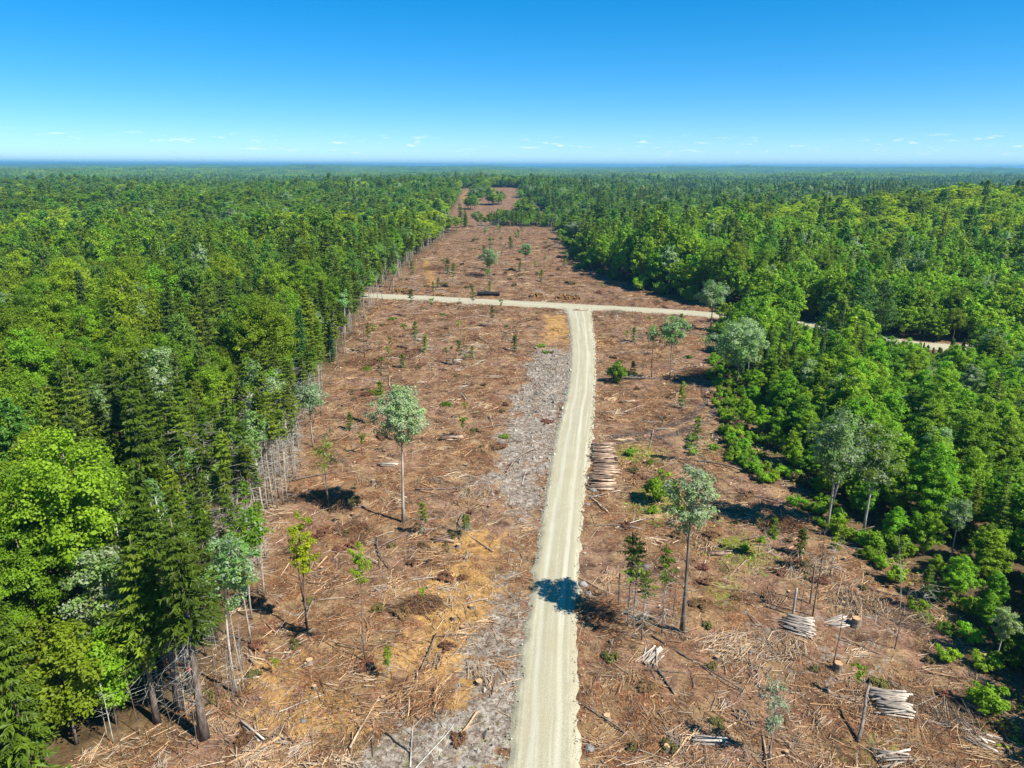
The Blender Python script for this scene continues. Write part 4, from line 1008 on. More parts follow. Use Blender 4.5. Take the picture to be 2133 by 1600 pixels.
# slender bare-boled trees along the left forest edge
EDGE_L = [(-24.2, 44), (-24.6, 56), (-28.5, 70), (-30.5, 84), (-33, 104), (-35.5, 128), (-37.5, 158), (-40.5, 192), (-40.5, 232), (-43.5, 270), (-43, 330), (-41, 420)]
ec, et = resample(EDGE_L, 0.5)
re_ = np.random.default_rng(55)
STEM_DENS = [(44, 64, 30), (58, 80, 60), (80, 112, 90), (112, 160, 18), (160, 232, 62), (240, 300, 46), (300, 420, 44)]
for (ya, yb, cnt) in STEM_DENS:
    for _ in range(cnt):
        yy = re_.uniform(ya, yb); k = np.argmin(np.abs(ec[:, 1] - yy))
        x = ec[k, 0] - re_.uniform(-2.2, 8.0); y = yy
        if float(road_gap(np.array([x]), np.array([y]))[0]) < 1.0 or np.min(np.hypot(SOLO_XY[:, 0] - x, SOLO_XY[:, 1] - y)) < 1.1: continue
        birch = re_.random() < (0.22 if y < 58 else 0.07 if y < 112 else 0.3 if y < 150 else 0.4)
        var = EB if birch else (EN if 58 < y < 112 or (y > 160 and re_.random() < 0.6) else ES)
        zone = 'beside the big edge spruces' if y < 64 else 'along the left edge below the whitish birch' if y < 80 else 'in the bare-stemmed left edge near the whitish birch' if y < 110 else 'along the left edge above the whitish birch' if y < 160 else \
            'where the cross road enters the left forest' if y < 235 else 'along the left edge beyond the cross road'
        sc_ = float(re_.uniform(0.6, 1.0) if y < 64 else re_.uniform(0.75, 1.12)); tl = (float(re_.normal(0, 0.03)), float(re_.normal(0, 0.03)))
        adj = ('leaning ' if abs(tl[1]) > 0.035 else '') + ('tall ' if sc_ > 1.0 else 'short ' if sc_ < 0.85 else '') + ('set-back ' if x < ec[k, 0] - 3 else 'front-row ' if x > ec[k, 0] else '')
        place_tree('slender_birch' if birch else 'slender_spruce', var[int(re_.integers(0, len(var)))], adj + ('pale slender birch ' if birch else 'slender bare-boled spruce ') + zone, (x, y, gz(x, y) - 0.05), float(re_.uniform(0, 6.28)),
                   sc_, ('pale birches ' if birch else 'bare-boled spruces ') + zone, tl)
# bare stems at the far end of the clearing
for _ in range(60):
    x = re_.uniform(-18, 32); y = re_.uniform(508, 526)
    birch = re_.random() < 0.5; var = EB if birch else ES
    place_tree('slender_birch' if birch else 'slender_spruce', var[int(re_.integers(0, len(var)))], ('pale slender birch' if birch else 'slender dark spruce') + ' in the wood closing the far end of the clearing', (x, y, gz(x, y) - 0.05), float(re_.uniform(0, 6.28)),
               float(re_.uniform(0.65, 0.85)), ('birches' if birch else 'spruces') + ' closing the far end of the clearing')

# saplings standing in the slash: thin stems with a small green top
SAPM = [mesh_pair('sapling', broadleaf(700 + i, h, b, rx, n, 26, 0.17, trunk_r=0.032, clump_r=(0.22, 0.45), egg=0.5), [M['bark']], [M['olive' if i == 1 else 'maple']]) for i, (h, b, rx, n) in enumerate([(4.5, 0.45, 0.6, 9), (5.5, 0.5, 0.7, 10), (3.6, 0.35, 0.6, 10)])]
SAPC = [mesh_pair('conifer_sapling', spruce(710 + i, h, R, b, 0.5, 0.8, 0.12, 0.7, trunk_r=0.03, whorl=0.5, twigs=8), [M['bark'], M['lichen']], [M['spruce']]) for i, (h, R, b) in enumerate([(5.0, 0.9, 0.5), (6.2, 1.0, 0.6), (3.2, 0.9, 0.2)])]
def clear_pts(n, x0, x1, y0, y1, seed, margin=1.5, gap=1.2):
    r = np.random.default_rng(seed); out = np.zeros((0, 2))
    while len(out) < n:
        p = np.stack([r.uniform(x0, x1, n * 3), r.uniform(y0, y1, n * 3)], 1)
        m = (poly_sd(p[:, 0], p[:, 1], CLEAR) > margin) & (road_gap(p[:, 0], p[:, 1]) > gap)
        out = np.concatenate([out, p[m]])
    return out[:n]
def sapling_set(pts, zone, seed, conifer=0.5, s=(0.7, 1.2)):
    r = np.random.default_rng(seed)
    for x, y in pts:
        con = r.random() < conifer; var = SAPC if con else SAPM
        place_tree('spruce_sapling' if con else 'leafy_sapling', var[int(r.integers(0, 3))], ('thin spruce sapling ' if con else 'thin leafy sapling ') + zone, (x, y, gz(x, y) - 0.03), float(r.uniform(0, 6.28)), float(r.uniform(*s)),
                   ('spruce saplings ' if con else 'leafy saplings ') + zone, (float(r.normal(0, 0.04)), float(r.normal(0, 0.04))), 'sapling')
sapling_set(clear_pts(20, -34, 4, 145, 205, 71), 'on the slash left of the road below the cross road', 72, 0.45, (0.8, 1.4))
sapling_set(clear_pts(14, -28, -4, 85, 145, 73), 'on the slash left of the road beside the grey clay', 74, 0.45)
sapling_set(clear_pts(10, -22, -4, 42, 80, 75), 'on the near slash left of the road', 76, 0.5, (0.5, 0.9))
sapling_set(clear_pts(10, 22, 44, 100, 180, 77), 'on the slash between road and right forest', 78, 0.35, (0.7, 1.2))
sapling_set(clear_pts(9, 26, 40, 42, 70, 79), 'on the near slash below the right forest', 80, 0.4, (0.6, 1.1))
sapling_set(clear_pts(24, -40, 30, 232, 330, 81), 'on the slash beyond the cross road', 82, 0.35, (0.9, 1.8))
sapling_set(clear_pts(18, -36, 30, 330, 500, 83, 2), 'at the far end of the clearing', 84, 0.45, (1.1, 2.2))
place_tree('leafy_sapling', mesh_pair('silver_sapling', broadleaf(730, 6.8, 0.3, 1.0, 26, 30, 0.17, trunk_r=0.06, silver=0.9, clump_r=(0.3, 0.6), twiggy=2), [M['pale_bark']], [M['silver'], M['silver']]),
           'wispy silver-leaved sapling at the near edge of the right slash', (18.3, 40.3, gz(18.3, 40.3)), cat='sapling')
place_tree('leafy_sapling', SAPC[1], 'sapling whose shadow falls by the roadside log pile', (25.92, 92.92, gz(25.92, 92.92)), 0, 1.15, cat='sapling')

# shrubs
SH = [mesh_pair('shrub', broadleaf(740 + i, h, 0.05, rx, n, 90, 0.16, trunk_r=0.035, clump_r=(0.25, 0.5), egg=0.2), [M['bark']], [M[mm]]) for i, (h, rx, n, mm) in enumerate([(2.0, 1.1, 30, 'young'), (1.5, 1.2, 28, 'maple'), (2.6, 1.2, 36, 'young'), (1.2, 1.0, 22, 'olive'), (1.3, 1.2, 26, 'rust')])]
def shrub(i, label, x, y, s=1.0, group=None, sz=None):
    return place_tree('shrub', SH[i], label, (x, y, gz(x, y) - 0.1), float(np.random.default_rng(int(x * 100 + 9000)).uniform(0, 6.28)), (s, s, sz or s), group, cat='shrub')
solo('shrub', broadleaf(760, 4.6, 0.04, 1.9, 46, 110, 0.2, trunk_r=0.08, egg=1.2, clump_r=(0.35, 0.7)), [M['bark']], [M['maple']], 'dark green bush standing alone right beside the upper road', 20.54, 133.2, cat='shrub')
solo('shrub', broadleaf(761, 5.0, 0.05, 1.8, 46, 110, 0.2, trunk_r=0.07, egg=0.8, clump_r=(0.35, 0.7)), [M['bark']], [M['young']], 'bright green bush behind the crown of the lone green poplar', 18.39, 80.5, cat='shrub')
rs_ = np.random.default_rng(64)
for k in range(95):
    yy = rs_.uniform(44, 150)
    xr = np.interp(yy, [41, 50.6, 58, 67, 76, 92, 105, 131, 153], [37.2, 40.3, 41.5, 41.5, 39, 36, 36.5, 42, 46])
    shrub(int(rs_.choice([0, 1, 2, 3], p=[0.4, 0.25, 0.25, 0.1])), 'low green shrub along the foot of the right thicket', xr - rs_.uniform(-2.0, 3.6), yy, rs_.uniform(0.55, 1.15), 'low shrubs along the right thicket')
for k in range(16):
    shrub(int(rs_.choice([0, 1, 2])), 'green shrub in the patch reaching in from the right thicket', rs_.uniform(26, 37), rs_.uniform(90, 103), rs_.uniform(0.55, 1.1), 'shrub patch reaching in from the right thicket')
for k, (x, y) in enumerate([(17.2, 95.5), (19.5, 93), (18.2, 84.5), (20.5, 78), (17, 77.5), (25.5, 68.8), (28, 70.8)]):
    shrub(k % 3, 'low green growth on the mossy patch right of the roadside logs', x, y, rs_.uniform(0.4, 0.75), 'low growth on the mossy patch')
for x, y in clear_pts(26, -26, -3, 41, 82, 88):
    k_s = int(rs_.choice([3, 4, 4])); shrub(k_s, 'low %s brush clump left of the near road' % ('olive' if k_s == 3 else 'rusty brown'), x, y, rs_.uniform(0.35, 0.85), 'brush clumps left of the near road', 0.45)
for x, y in clear_pts(34, 8, 38, 40, 90, 89):
    k_s = int(rs_.choice([3, 4, 4])); shrub(k_s, 'low %s brush clump right of the near road' % ('olive' if k_s == 3 else 'rusty brown'), x, y, rs_.uniform(0.35, 0.85), 'brush clumps right of the near road', 0.45)
for x, y in clear_pts(46, -38, 50, 95, 205, 90):
    k_s = int(rs_.choice([3, 4, 4, 1])); shrub(k_s, 'low %s brush clump on the slash below the cross road' % {1: 'green', 3: 'olive', 4: 'rusty brown'}[k_s], x, y, rs_.uniform(0.4, 1.0), 'brush clumps below the cross road', 0.5)
for x, y in clear_pts(44, -44, 34, 232, 420, 91):
    k_s = int(rs_.choice([3, 3, 4, 3])); shrub(k_s, 'low %s brush clump on the slash beyond the cross road' % {3: 'olive', 4: 'rusty brown'}[k_s], x, y, rs_.uniform(0.8, 1.7), 'brush clumps beyond the cross road', 0.8)

for k in range(44):
    yy = rs_.uniform(212, 470); xr = np.interp(yy, [214, 244, 291, 330, 380, 473], [61, 44, 31, 30, 33, 34])
    shrub(int(rs_.choice([0, 1, 2])), 'green scrub along the right side beyond the cross road', xr - rs_.uniform(-2, 5), yy, rs_.uniform(1.2, 2.6), 'scrub along the right side beyond the cross road')
# ------------------------------------------------------------------ the rest of the forest, one mass
FORMS = bpy.data.collections.new('forest_forms')
forms = []
def form(pair_or_mesh):
    o = bpy.data.objects.new(f'forest_form_{len(forms):02d}', pair_or_mesh); FORMS.objects.link(o); forms.append(o); return len(forms) - 1
def both(TC, tmats, cmats, name):
    T, C = TC; mb = MB(); mb.join(T); mb.join(C, len(tmats))
    return mb.mesh(name, tmats + cmats)
DB = [M['dark_bark'], M['lichen']]
F_SP = [form(both(spruce(800 + i, H, R, 0.16, 0.9, 1.25, 0, 0.85, lod=1, dead=False), DB, [M['spruce']], 'far_spruce')) for i, (H, R) in enumerate([(16, 2.8), (15, 2.4), (17.5, 2.7)])]
F_FI = [form(both(spruce(805, 14, 2.2, 0.1, 0.9, 1.25, 0, 0.95, lod=1, dead=False), DB, [M['fir']], 'far_fir'))]
F_PI = [form(both(pine(806, 17, 3.5, 0.3, lod=1), [M['dark_bark']], [M['pine']], 'far_pine'))]
F_MA = [form(both(broadleaf(810 + i, H, 0.25, rx, 80, 30, 0.42, lod=1, clump_r=(0.45, 0.85)), [M['bark']], [M['maple']], 'far_maple')) for i, (H, rx) in enumerate([(14, 3.3), (13, 3.0), (15, 3.4)])]
F_YM = [form(both(broadleaf(820 + i, H, 0.12, rx, 80, 30, 0.40, lod=1, clump_r=(0.45, 0.8), egg=0.8), [M['bark']], [M['young']], 'far_young_maple')) for i, (H, rx) in enumerate([(10.5, 3.1), (11.5, 3.3)])]
F_GO = [form(both(broadleaf(830 + i, H, 0.25, rx, 80, 30, 0.42, lod=1, clump_r=(0.45, 0.85)), [M['bark']], [M['gold']], 'far_golden_maple')) for i, (H, rx) in enumerate([(13, 3.3), (14, 3.5)])]
F_GP = [form(both(broadleaf(840, 14.5, 0.42, 2.7, 48, 30, 0.46, lod=1, silver=0.4), [M['pale_bark']], [M['poplar'], M['silver']], 'far_poplar'))]
F_BY = {0: F_SP, 1: F_FI, 2: F_PI, 3: F_MA, 4: F_YM, 5: F_GO, 6: F_GP}
# groves for the distance: a patch of joined crowns
def grove(seed, mixk):
    r = np.random.default_rng(seed); mb = MB()
    names = ['spruce', 'maple', 'gold', 'pine', 'young']
    for _ in range(95):
        x, y = r.uniform(-30, 30, 2); k = r.choice(5, p=mixk)
        if k in (0, 3):
            h = r.uniform(11, 18); R = r.uniform(1.9, 3.0); n = 22
            t = r.uniform(0.12, 1, n); a = r.uniform(0, 6.28, n); rad = R * (1 - t) * r.uniform(0.5, 1.1, n)
            c = np.stack([x + np.cos(a) * rad, y + np.sin(a) * rad, h * t], 1)
            leaf_quads(mb, c, np.stack([np.cos(a), np.sin(a), np.full(n, 0.9)], 1) + r.normal(0, 0.2, (n, 3)), r.uniform(1.5, 2.6, n) * (1.25 - t), 1.3 * (1.2 - t), r, mat=k, tint=r.uniform(0, 0.9, n))
        else:
            h = r.uniform(10, 15); R = r.uniform(2.6, 3.8); n = 30
            v = unit(r.normal(size=(n, 3))); v[:, 2] = np.abs(v[:, 2]) * 1.1 - 0.25
            c = np.array([x, y, h - R]) + v * R * r.uniform(0.7, 1.05, (n, 1))
            leaf_quads(mb, c, v + np.array([0, 0, 0.4]) + r.normal(0, 0.25, (n, 3)), r.uniform(1.3, 2.3, n), 1.6, r, mat=k, tint=r.uniform(0, 0.9, n))
    return mb.mesh('far_grove', [M[k] for k in names])
F_GR = [form(grove(900 + i, mx)) for i, mx in enumerate([(0.55, 0.25, 0.02, 0.08, 0.10), (0.30, 0.42, 0.08, 0.05, 0.15), (0.12, 0.5, 0.18, 0.05, 0.15), (0.8, 0.1, 0.0, 0.05, 0.05)])]

pts, rot, scl, prt = [], [], [], []
def add_pts(p, kinds, scale, seed, zoff=-0.1, table=None, wide=1.0):
    r = np.random.default_rng(seed)
    z = base_h(p[:, 0], p[:, 1]) + zoff
    leafy = (np.isin(kinds, (3, 4, 5, 6)) & (table is None)); wq = np.where(leafy & (wide > 1), wide * 1.25, wide)
    pts.append(np.stack([p[:, 0], p[:, 1], z], 1)); n = len(p)
    rot.append(np.stack([np.zeros(n), np.zeros(n), r.uniform(0, 6.283, n)], 1)); scl.append(np.stack([scale * wq, scale * wq, scale * np.where(wide > 1, np.where(leafy, 0.86, 0.88), 1.0) * r.uniform(0.82, 1.15, n) * (1 + 0.26 * noise2(p[:, 0] / 60, p[:, 1] / 60, 401))], 1))
    prt.append(np.array([(table or F_BY)[int(k)][int(v) % len((table or F_BY)[int(k)])] for k, v in zip(kinds, r.integers(0, 999, n))]))
rest = ~solo_mask & (nk != 7)
add_pts(near[rest], nk[rest], near_scale[rest], 3)
mid = free(hexpts(330, 1000, 5.6, 2, 0.78, 20)); mk = kinds_for(mid, 6)
rm = np.random.default_rng(4)
ms = rm.uniform(0.7, 1.35, len(mid)); ms = np.where((np.abs(mid[:, 0] + 8) < 75) & (mid[:, 1] > 495) & (mid[:, 1] < 600), ms * 0.68, ms)
add_pts(mid, mk, ms, 4, wide=1.22)
far = free(hexpts(1000, 2300, 8.2, 8, 0.77, 20)); fk = kinds_for(far, 9)
add_pts(far, fk, rm.uniform(0.95, 1.3, len(far)), 5, -1.5, wide=1.3)
gp_ = hexpts(2300, 7500, 62, 10, 0.76, 60)
gn = noise2(gp_[:, 0] / 420, gp_[:, 1] / 300, 91)
gk = np.where(gn > 0.25, 2, np.where(gn > -0.05, 1, np.where(gn > -0.35, 0, 3)))
add_pts(gp_, gk, rm.uniform(1.0, 1.3, len(gp_)), 11, -3.0, {i: [F_GR[i]] for i in range(4)})
pts = np.concatenate(pts); rot = np.concatenate(rot); scl = np.concatenate(scl); prt = np.concatenate(prt)
fme = bpy.data.meshes.new('forest'); fme.vertices.add(len(pts)); fme.vertices.foreach_set('co', pts.astype(np.float32).ravel())
a = fme.attributes.new('form', 'INT', 'POINT'); a.data.foreach_set('value', prt.astype(np.int32))
a = fme.attributes.new('turn', 'FLOAT_VECTOR', 'POINT'); a.data.foreach_set('vector', rot.astype(np.float32).ravel())
a = fme.attributes.new('size', 'FLOAT_VECTOR', 'POINT'); a.data.foreach_set('vector', scl.astype(np.float32).ravel())
fo = put('forest', fme); tag(fo, 'unbroken mixed forest stretching away to the horizon', 'forest', kind='stuff')
ng = bpy.data.node_groups.new('forest_scatter', 'GeometryNodeTree')
ng.interface.new_socket('Geometry', in_out='INPUT', socket_type='NodeSocketGeometry'); ng.interface.new_socket('Geometry', in_out='OUTPUT', socket_type='NodeSocketGeometry')
gi = ng.nodes.new('NodeGroupInput'); go = ng.nodes.new('NodeGroupOutput')
iop = ng.nodes.new('GeometryNodeInstanceOnPoints'); ci = ng.nodes.new('GeometryNodeCollectionInfo')
ci.inputs['Collection'].default_value = FORMS; ci.inputs['Separate Children'].default_value = True; ci.inputs['Reset Children'].default_value = True
def named(n, t):
    k = ng.nodes.new('GeometryNodeInputNamedAttribute'); k.data_type = t; k.inputs['Name'].default_value = n
    return k.outputs['Attribute']
e2r = ng.nodes.new('FunctionNodeEulerToRotation')
ng.links.new(named('turn', 'FLOAT_VECTOR'), e2r.inputs[0])
ng.links.new(gi.outputs[0], iop.inputs['Points']); ng.links.new(ci.outputs[0], iop.inputs['Instance'])
iop.inputs['Pick Instance'].default_value = True
ng.links.new(named('form', 'INT'), iop.inputs['Instance Index']); ng.links.new(e2r.outputs[0], iop.inputs['Rotation']); ng.links.new(named('size', 'FLOAT_VECTOR'), iop.inputs['Scale'])
ng.links.new(iop.outputs[0], go.inputs[0])
md = fo.modifiers.new('scatter', 'NODES'); md.node_group = ng

# ------------------------------------------------------------------ logs
def log_mesh(seed, L, r0, r1, bend=0.02, bark='log_bark'):
    r = np.random.default_rng(seed); mb = MB()
    t = np.linspace(-0.5, 0.5, 4)
    P = np.stack([t * L, bend * L * np.cos(t * 3) * r.normal(), bend * L * 0.4 * np.cos(t * 3) * r.normal()], 1)
    tube(mb, P, np.linspace(r0, r1, 4), 8, capmat=1)
    return mb.mesh('log', [M[bark], M['cut']], True)
LOGS = [log_mesh(i, 1.0, 0.5, 0.42) for i in range(1)]
LB = [log_mesh(20 + i, 2.5, rr, rr * 0.82, 0.012) for i, rr in enumerate([0.075, 0.09, 0.11, 0.13])]
LG = [log_mesh(30 + i, 2.5, rr, rr * 0.82, 0.014, 'log_grey') for i, rr in enumerate([0.065, 0.08, 0.10, 0.12])]
LL = [log_mesh(40 + i, 4.0, rr, rr * 0.85, 0.008) for i, rr in enumerate([0.12, 0.15, 0.18])]
def put_log(me, label, group, x, y, z, az, pitch=0.0, s=1.0, name='log'):
    o = put(name, me, loc=(x, y, z), rot=(0, pitch, az), scale=s); tag(o, label, 'log', group); return o
def heap(label, group, cx, cy, az, n, width, meshes, rad, seed, messy=0.08, s=1.0):
    """cut lengths laid side by side in two or three courses"""
    r = np.random.default_rng(seed); z0 = gz(cx, cy)
    per = max(2, int(width / (rad * 2.15))); k = 0; course = 0
    while k < n:
        m = max(1, per - course * max(1, per // 5))
        for q in range(m):
            if k >= n: break
            off = (q - (m - 1) / 2) * rad * 2.15 + r.normal(0, rad * 0.25)
            sl = r.normal(0, 0.12)
            x = cx - math.sin(az) * off + math.cos(az) * sl; y = cy + math.cos(az) * off + math.sin(az) * sl
            put_log(meshes[int(r.integers(0, len(meshes)))], label, group, x, y, max(z0, gz(x, y)) + rad * (0.75 + 1.7 * course) + r.normal(0, 0.015), az + r.normal(0, messy), r.normal(0, messy * 0.35), (s * r.uniform(0.8, 1.15), s * (q_ := r.uniform(0.5, 1.0)), s * q_))
            k += 1
        course += 1
# long roadside stack, logs square to the road
rr_ = np.random.default_rng(500)
for course in range(3):
    nrow = 44 - course * 4
    for q in range(nrow):
        t = (q + 0.5 + rr_.normal(0, 0.22) + 1.5 * course) / 43
        y = 83.4 + 16.2 * t; x = 12.1 + 2.1 * t + rr_.normal(0, 0.22) + (0.45 if 0.3 < t < 0.6 else 0.0) - 0.35
        if course == 2 and (0.42 < t < 0.52 or rr_.random() < 0.45): continue
        put_log(LL[int(rr_.choice([0, 0, 1, 2]))], 'cut log in the long stack on the right edge of the road', 'logs of the long roadside stack', x, y + rr_.normal(0, 0.09), gz(x, y) * 0.5 + 0.16 + course * 0.22 + rr_.normal(0, 0.05), rr_.normal(-0.06, 0.09), rr_.normal(0, 0.035),
                (float(rr_.uniform(0.68, 0.92)), float(rr_.uniform(0.55, 0.95)), float(rr_.uniform(0.55, 0.95))), 'stacked_log')
heap('grey cut log in the pile left of the tall bare pole', 'pile below the short grey stub', 26.2, 55.2, math.radians(-28), 26, 2.9, LG, 0.1, 501, 0.15)
heap('grey log in the small pile touching the stump', 'small pile touching a stump', 30.2, 56.3, math.radians(14), 11, 1.6, LG, 0.1, 502, 0.18)
heap('whitish log in the big pile behind the leaning dead trunk', 'big whitish pile behind the leaning dead trunk', 29.6, 45.5, math.radians(-12), 30, 3.2, LG, 0.1, 503, 0.15)
heap('thick whitish log in the short stack at the near right slash', 'short stack of thick whitish logs', 14.5, 41.7, math.radians(-3), 6, 0.9, LG[2:], 0.12, 504, 0.05)
heap('peeled pale log in the tilted pile right of the road', 'tilted pile of peeled logs', 12.0, 51.0, math.radians(52), 17, 1.7, LG, 0.09, 505, 0.2)
heap('whitish log in the pile at the bottom edge of the slash', 'pile at the bottom edge of the slash', 27.2, 40.4, math.radians(8), 8, 1.5, LG, 0.1, 506, 0.22)
heap('log in the loose pile on the mossy patch', 'loose pile on the mossy patch', 22.7, 68.5, math.radians(10), 8, 1.1, LB, 0.1, 507, 0.22)
heap('tan log in the loose pile between the lone poplar and the road', 'loose pile between lone poplar and road', -7.5, 71.3, math.radians(-12), 11, 1.8, LB, 0.1, 508, 0.2)
heap('weathered log in the row of three near the largest spruce', 'row of three logs near the largest spruce', -19.1, 42.5, math.radians(-38), 3, 0.75, LG[2:], 0.12, 509, 0.03, 1.1)
heap('tan log in the pile behind the lone poplar', 'pile behind the lone poplar', -9.2, 101.3, math.radians(-6), 12, 1.6, LB, 0.11, 510, 0.15, 1.4)
heap('whitish log in the small stack left of the lone poplar', 'small stack left of the lone poplar', -17.1, 91.2, math.radians(2), 8, 1.3, LG, 0.1, 511, 0.06)
heap('tan log in the scattered pile under the yellow-green tree', 'scattered pile beyond the yellow-green tree', -20.1, 73.6, math.radians(70), 9, 2.2, LB, 0.11, 512, 0.3)
heap('log in the loose pile at the near right corner', 'loose pile at the near right corner', 34.5, 42.6, math.radians(-35), 10, 2.0, LG, 0.09, 513, 0.25)
heap('log in the small pile beside the dark bush by the road', 'small pile beside the dark bush', 20.6, 120.5, math.radians(4), 7, 1.2, LB, 0.11, 514, 0.15)
heap('pale log in the pile left of the grey clay', 'pile left of the grey clay', -12.5, 148, math.radians(8), 10, 1.6, LG, 0.11, 515, 0.2, 1.2)
heap('pale log in the pile on the left slash near the dead stub', 'pile on the left slash near the dead stub', -22, 166, math.radians(3), 9, 1.4, LG, 0.11, 516, 0.15, 1.2)
heap('brown log laid across the mouth of the junction', 'logs laid across the junction', 19.7, 202.6, math.radians(-12), 4, 1.6, LL[:2], 0.15, 517, 0.25)
for o in [o for o in COL.objects if o.get('group') == 'logs laid across the junction']: o.location.z += 0.2
# log piles along the far side of the cross road: too small to pick the logs apart
def far_pile(label, x, y, w, h, seed):
    r = np.random.default_rng(seed); mb = MB(); ks = []
    for _ in range(int(w * h * 15)):
        u = r.uniform(-0.5, 0.5); v = r.uniform(0, 1)
        if v > 1 - (2 * abs(u)) ** 6 * 0.85 - 0.25 * r.random(): continue
        ks.append((u * w, v * h))
    ks = np.array(ks); n = len(ks); rad = r.uniform(0.12, 0.2, n)
    p0 = np.stack([ks[:, 0], -1.6 + r.normal(0, 0.12, n), ks[:, 1] + 0.1], 1); p1 = p0 + np.array([0, 3.6, 0]) + r.normal(0, 0.08, (n, 3))
    sticks(mb, p0, p1, rad, rad * 0.85, 6, caps=True, capmat=1)
    t = thing('log_pile', label, 'log pile', (x, y, gz(x, y)), math.radians(-8), 1.0, 'log piles along the far side of the cross road')
    o = put('stacked_logs', mb.mesh('far_pile', [M['stump_bark'], M['cut_orange']]), t); o['kind'] = 'stuff'
far_pile('long orange log pile at the left end of the cross road', -35.3, 232.8, 8.5, 1.9, 520)
far_pile('small low log pile right of the long orange one', -23.3, 228.0, 4.0, 1.1, 521)
far_pile('short log pile left of the junction', 8.2, 225.8, 4.3, 1.7, 522)
far_pile('long log pile facing the junction', 18.2, 222.8, 9.0, 1.9, 523)
# black culvert pipe beside the cross road: ribbed, open-ended
mb = MB(); seg = 60; Lp = 7.2
zz = np.linspace(-Lp / 2, Lp / 2, seg); rad = 0.62 + 0.035 * np.sign(np.sin(np.arange(seg) * math.pi / 2 + 0.5))
tube(mb, np.stack([zz, zz * 0, zz * 0], 1), rad, 20, cap=False)
tube(mb, np.stack([zz[::-3], zz[::-3] * 0, zz[::-3] * 0], 1), 0.54, 20, cap=False)
an = np.arange(20) * 2 * math.pi / 20
o = put('culvert_pipe', mb.mesh('culvert_pipe', [M['plastic']], True), loc=(-7.7, 226.6, gz(-7.7, 226.6) + 0.66), rot=(0, 0.0, math.radians(-6)))
tag(o, 'black plastic culvert pipe lying beside the cross road', 'pipe')

# ------------------------------------------------------------------ stumps
def stump_mesh(seed, R, h):
    r = np.random.default_rng(seed); mb = MB(); n = 10
    an = np.arange(n) * 6.283 / n; fl = 1 + 0.35 * r.random(n)
    rings = []
    for z, k in ((-0.15, 1.0), (0.05, 0.75), (0.4, 0.25), (1.0, 0.0)):
        rr = R * (1 + (fl - 1) * k * 1.8 + 0.25 * k)
        rings.append(np.stack([np.cos(an) * rr, np.sin(an) * rr, np.full(n, h * z) + (r.normal(0, 0.015, n) if z == 1 else 0)], 1))
    V = np.concatenate(rings); i = np.arange(n); j = (i + 1) % n
    Fq = np.concatenate([np.stack([i + a * n, j + a * n, j + (a + 1) * n, i + (a + 1) * n], 1) for a in range(3)])
    mb.add(V, Fq); mb.add(rings[-1], (i)[None, :], 1)
    return mb.mesh('stump', [M['stump_bark'], M['cut']])
ST = [stump_mesh(i, R, h) for i, (R, h) in enumerate([(0.2, 0.4), (0.26, 0.45), (0.15, 0.35), (0.3, 0.5)])]
o = put('tree_stump', stump_mesh(9, 0.33, 0.75), loc=(27.24, 49.6, gz(27.24, 49.6))); tag(o, 'cut stump at the foot of the dark spindly pole', 'stump')
o = put('tree_stump', stump_mesh(10, 0.35, 0.8), loc=(31.6, 55.8, gz(31.6, 55.8))); tag(o, 'broken orange stump at the end of the small grey log pile', 'stump')
for zone, lab, num, b in (('l', 'cut stump in the slash left of the near road', 20, (-28, -2, 40, 90)), ('r', 'cut stump in the slash right of the near road', 26, (7, 39, 40, 95)), ('u', 'cut stump in the slash of the upper clearing', 30, (-35, 44, 95, 205))):
    for k, (x, y) in enumerate(clear_pts(num, *b, seed=530 + num)):
        o = put('tree_stump', ST[k % 4], loc=(x, y, gz(x, y) - 0.02), rot=(0, 0, k * 1.7), scale=float(0.55 + 0.45 * ((k * 37) % 10) / 10)); tag(o, lab, 'stump', lab.replace('cut stump', 'stumps'))

# ------------------------------------------------------------------ fallen poles and branches one can pick out
def pole_mesh(seed, L, r0, mat, br):
    r = np.random.default_rng(seed); mb = MB(); t = np.linspace(0, 1, 7)
    P = np.stack([(t - 0.5) * L, 0.03 * L * np.sin(t * 3.1 + r.uniform(0, 3)) * r.normal(0, 1), 0.05 + 0.05 * np.sin(t * 5) * r.random()], 1)
    tube(mb, P, r0 * np.linspace(1, 0.4, 7), 6)
    if br:
        k = r.integers(1, 6, br); l = r.uniform(0.3, 1.2, br); a = r.choice([-1, 1], br) * r.uniform(0.4, 1.1, br)
        p0 = P[k]; p1 = p0 + np.stack([np.cos(a) * l, np.sin(a) * l, r.uniform(0.0, 0.5, br) * l], 1); sticks(mb, p0, p1, r0 * 0.35, 0.01, 3)
    return mb.mesh('fallen_pole', [M[mat]], True)
FP = [pole_mesh(i, L, r0, m_, b) for i, (L, r0, m_, b) in enumerate([(4, 0.07, 'log_bark', 0), (5.5, 0.08, 'log_bark', 5), (3, 0.06, 'log_grey', 3), (6.5, 0.09, 'bark', 4), (4.5, 0.065, 'log_grey', 8), (2.4, 0.09, 'cut', 0), (5, 0.06, 'dark_bark', 7), (3.5, 0.05, 'log_bark', 4)])]
def fallen(n, box, lab, seed, s=(0.6, 1.25)):
    r = np.random.default_rng(seed)
    for x, y in clear_pts(n, *box, seed=seed + 1, margin=0.8, gap=0.9):
        o = put('fallen_pole', FP[int(r.integers(0, len(FP)))], loc=(x, y, gz(x, y) + 0.08), rot=(0, float(r.normal(0, 0.05)), float(r.uniform(0, 6.28))), scale=float(r.uniform(*s)))
        tag(o, lab, 'branch', lab.replace('felled pole', 'felled poles').replace('lying ', ''))
fallen(52, (-27, -2, 40, 85), 'felled pole lying in the slash left of the near road', 540)
fallen(74, (7, 40, 39, 92), 'felled pole lying in the slash right of the near road', 550)
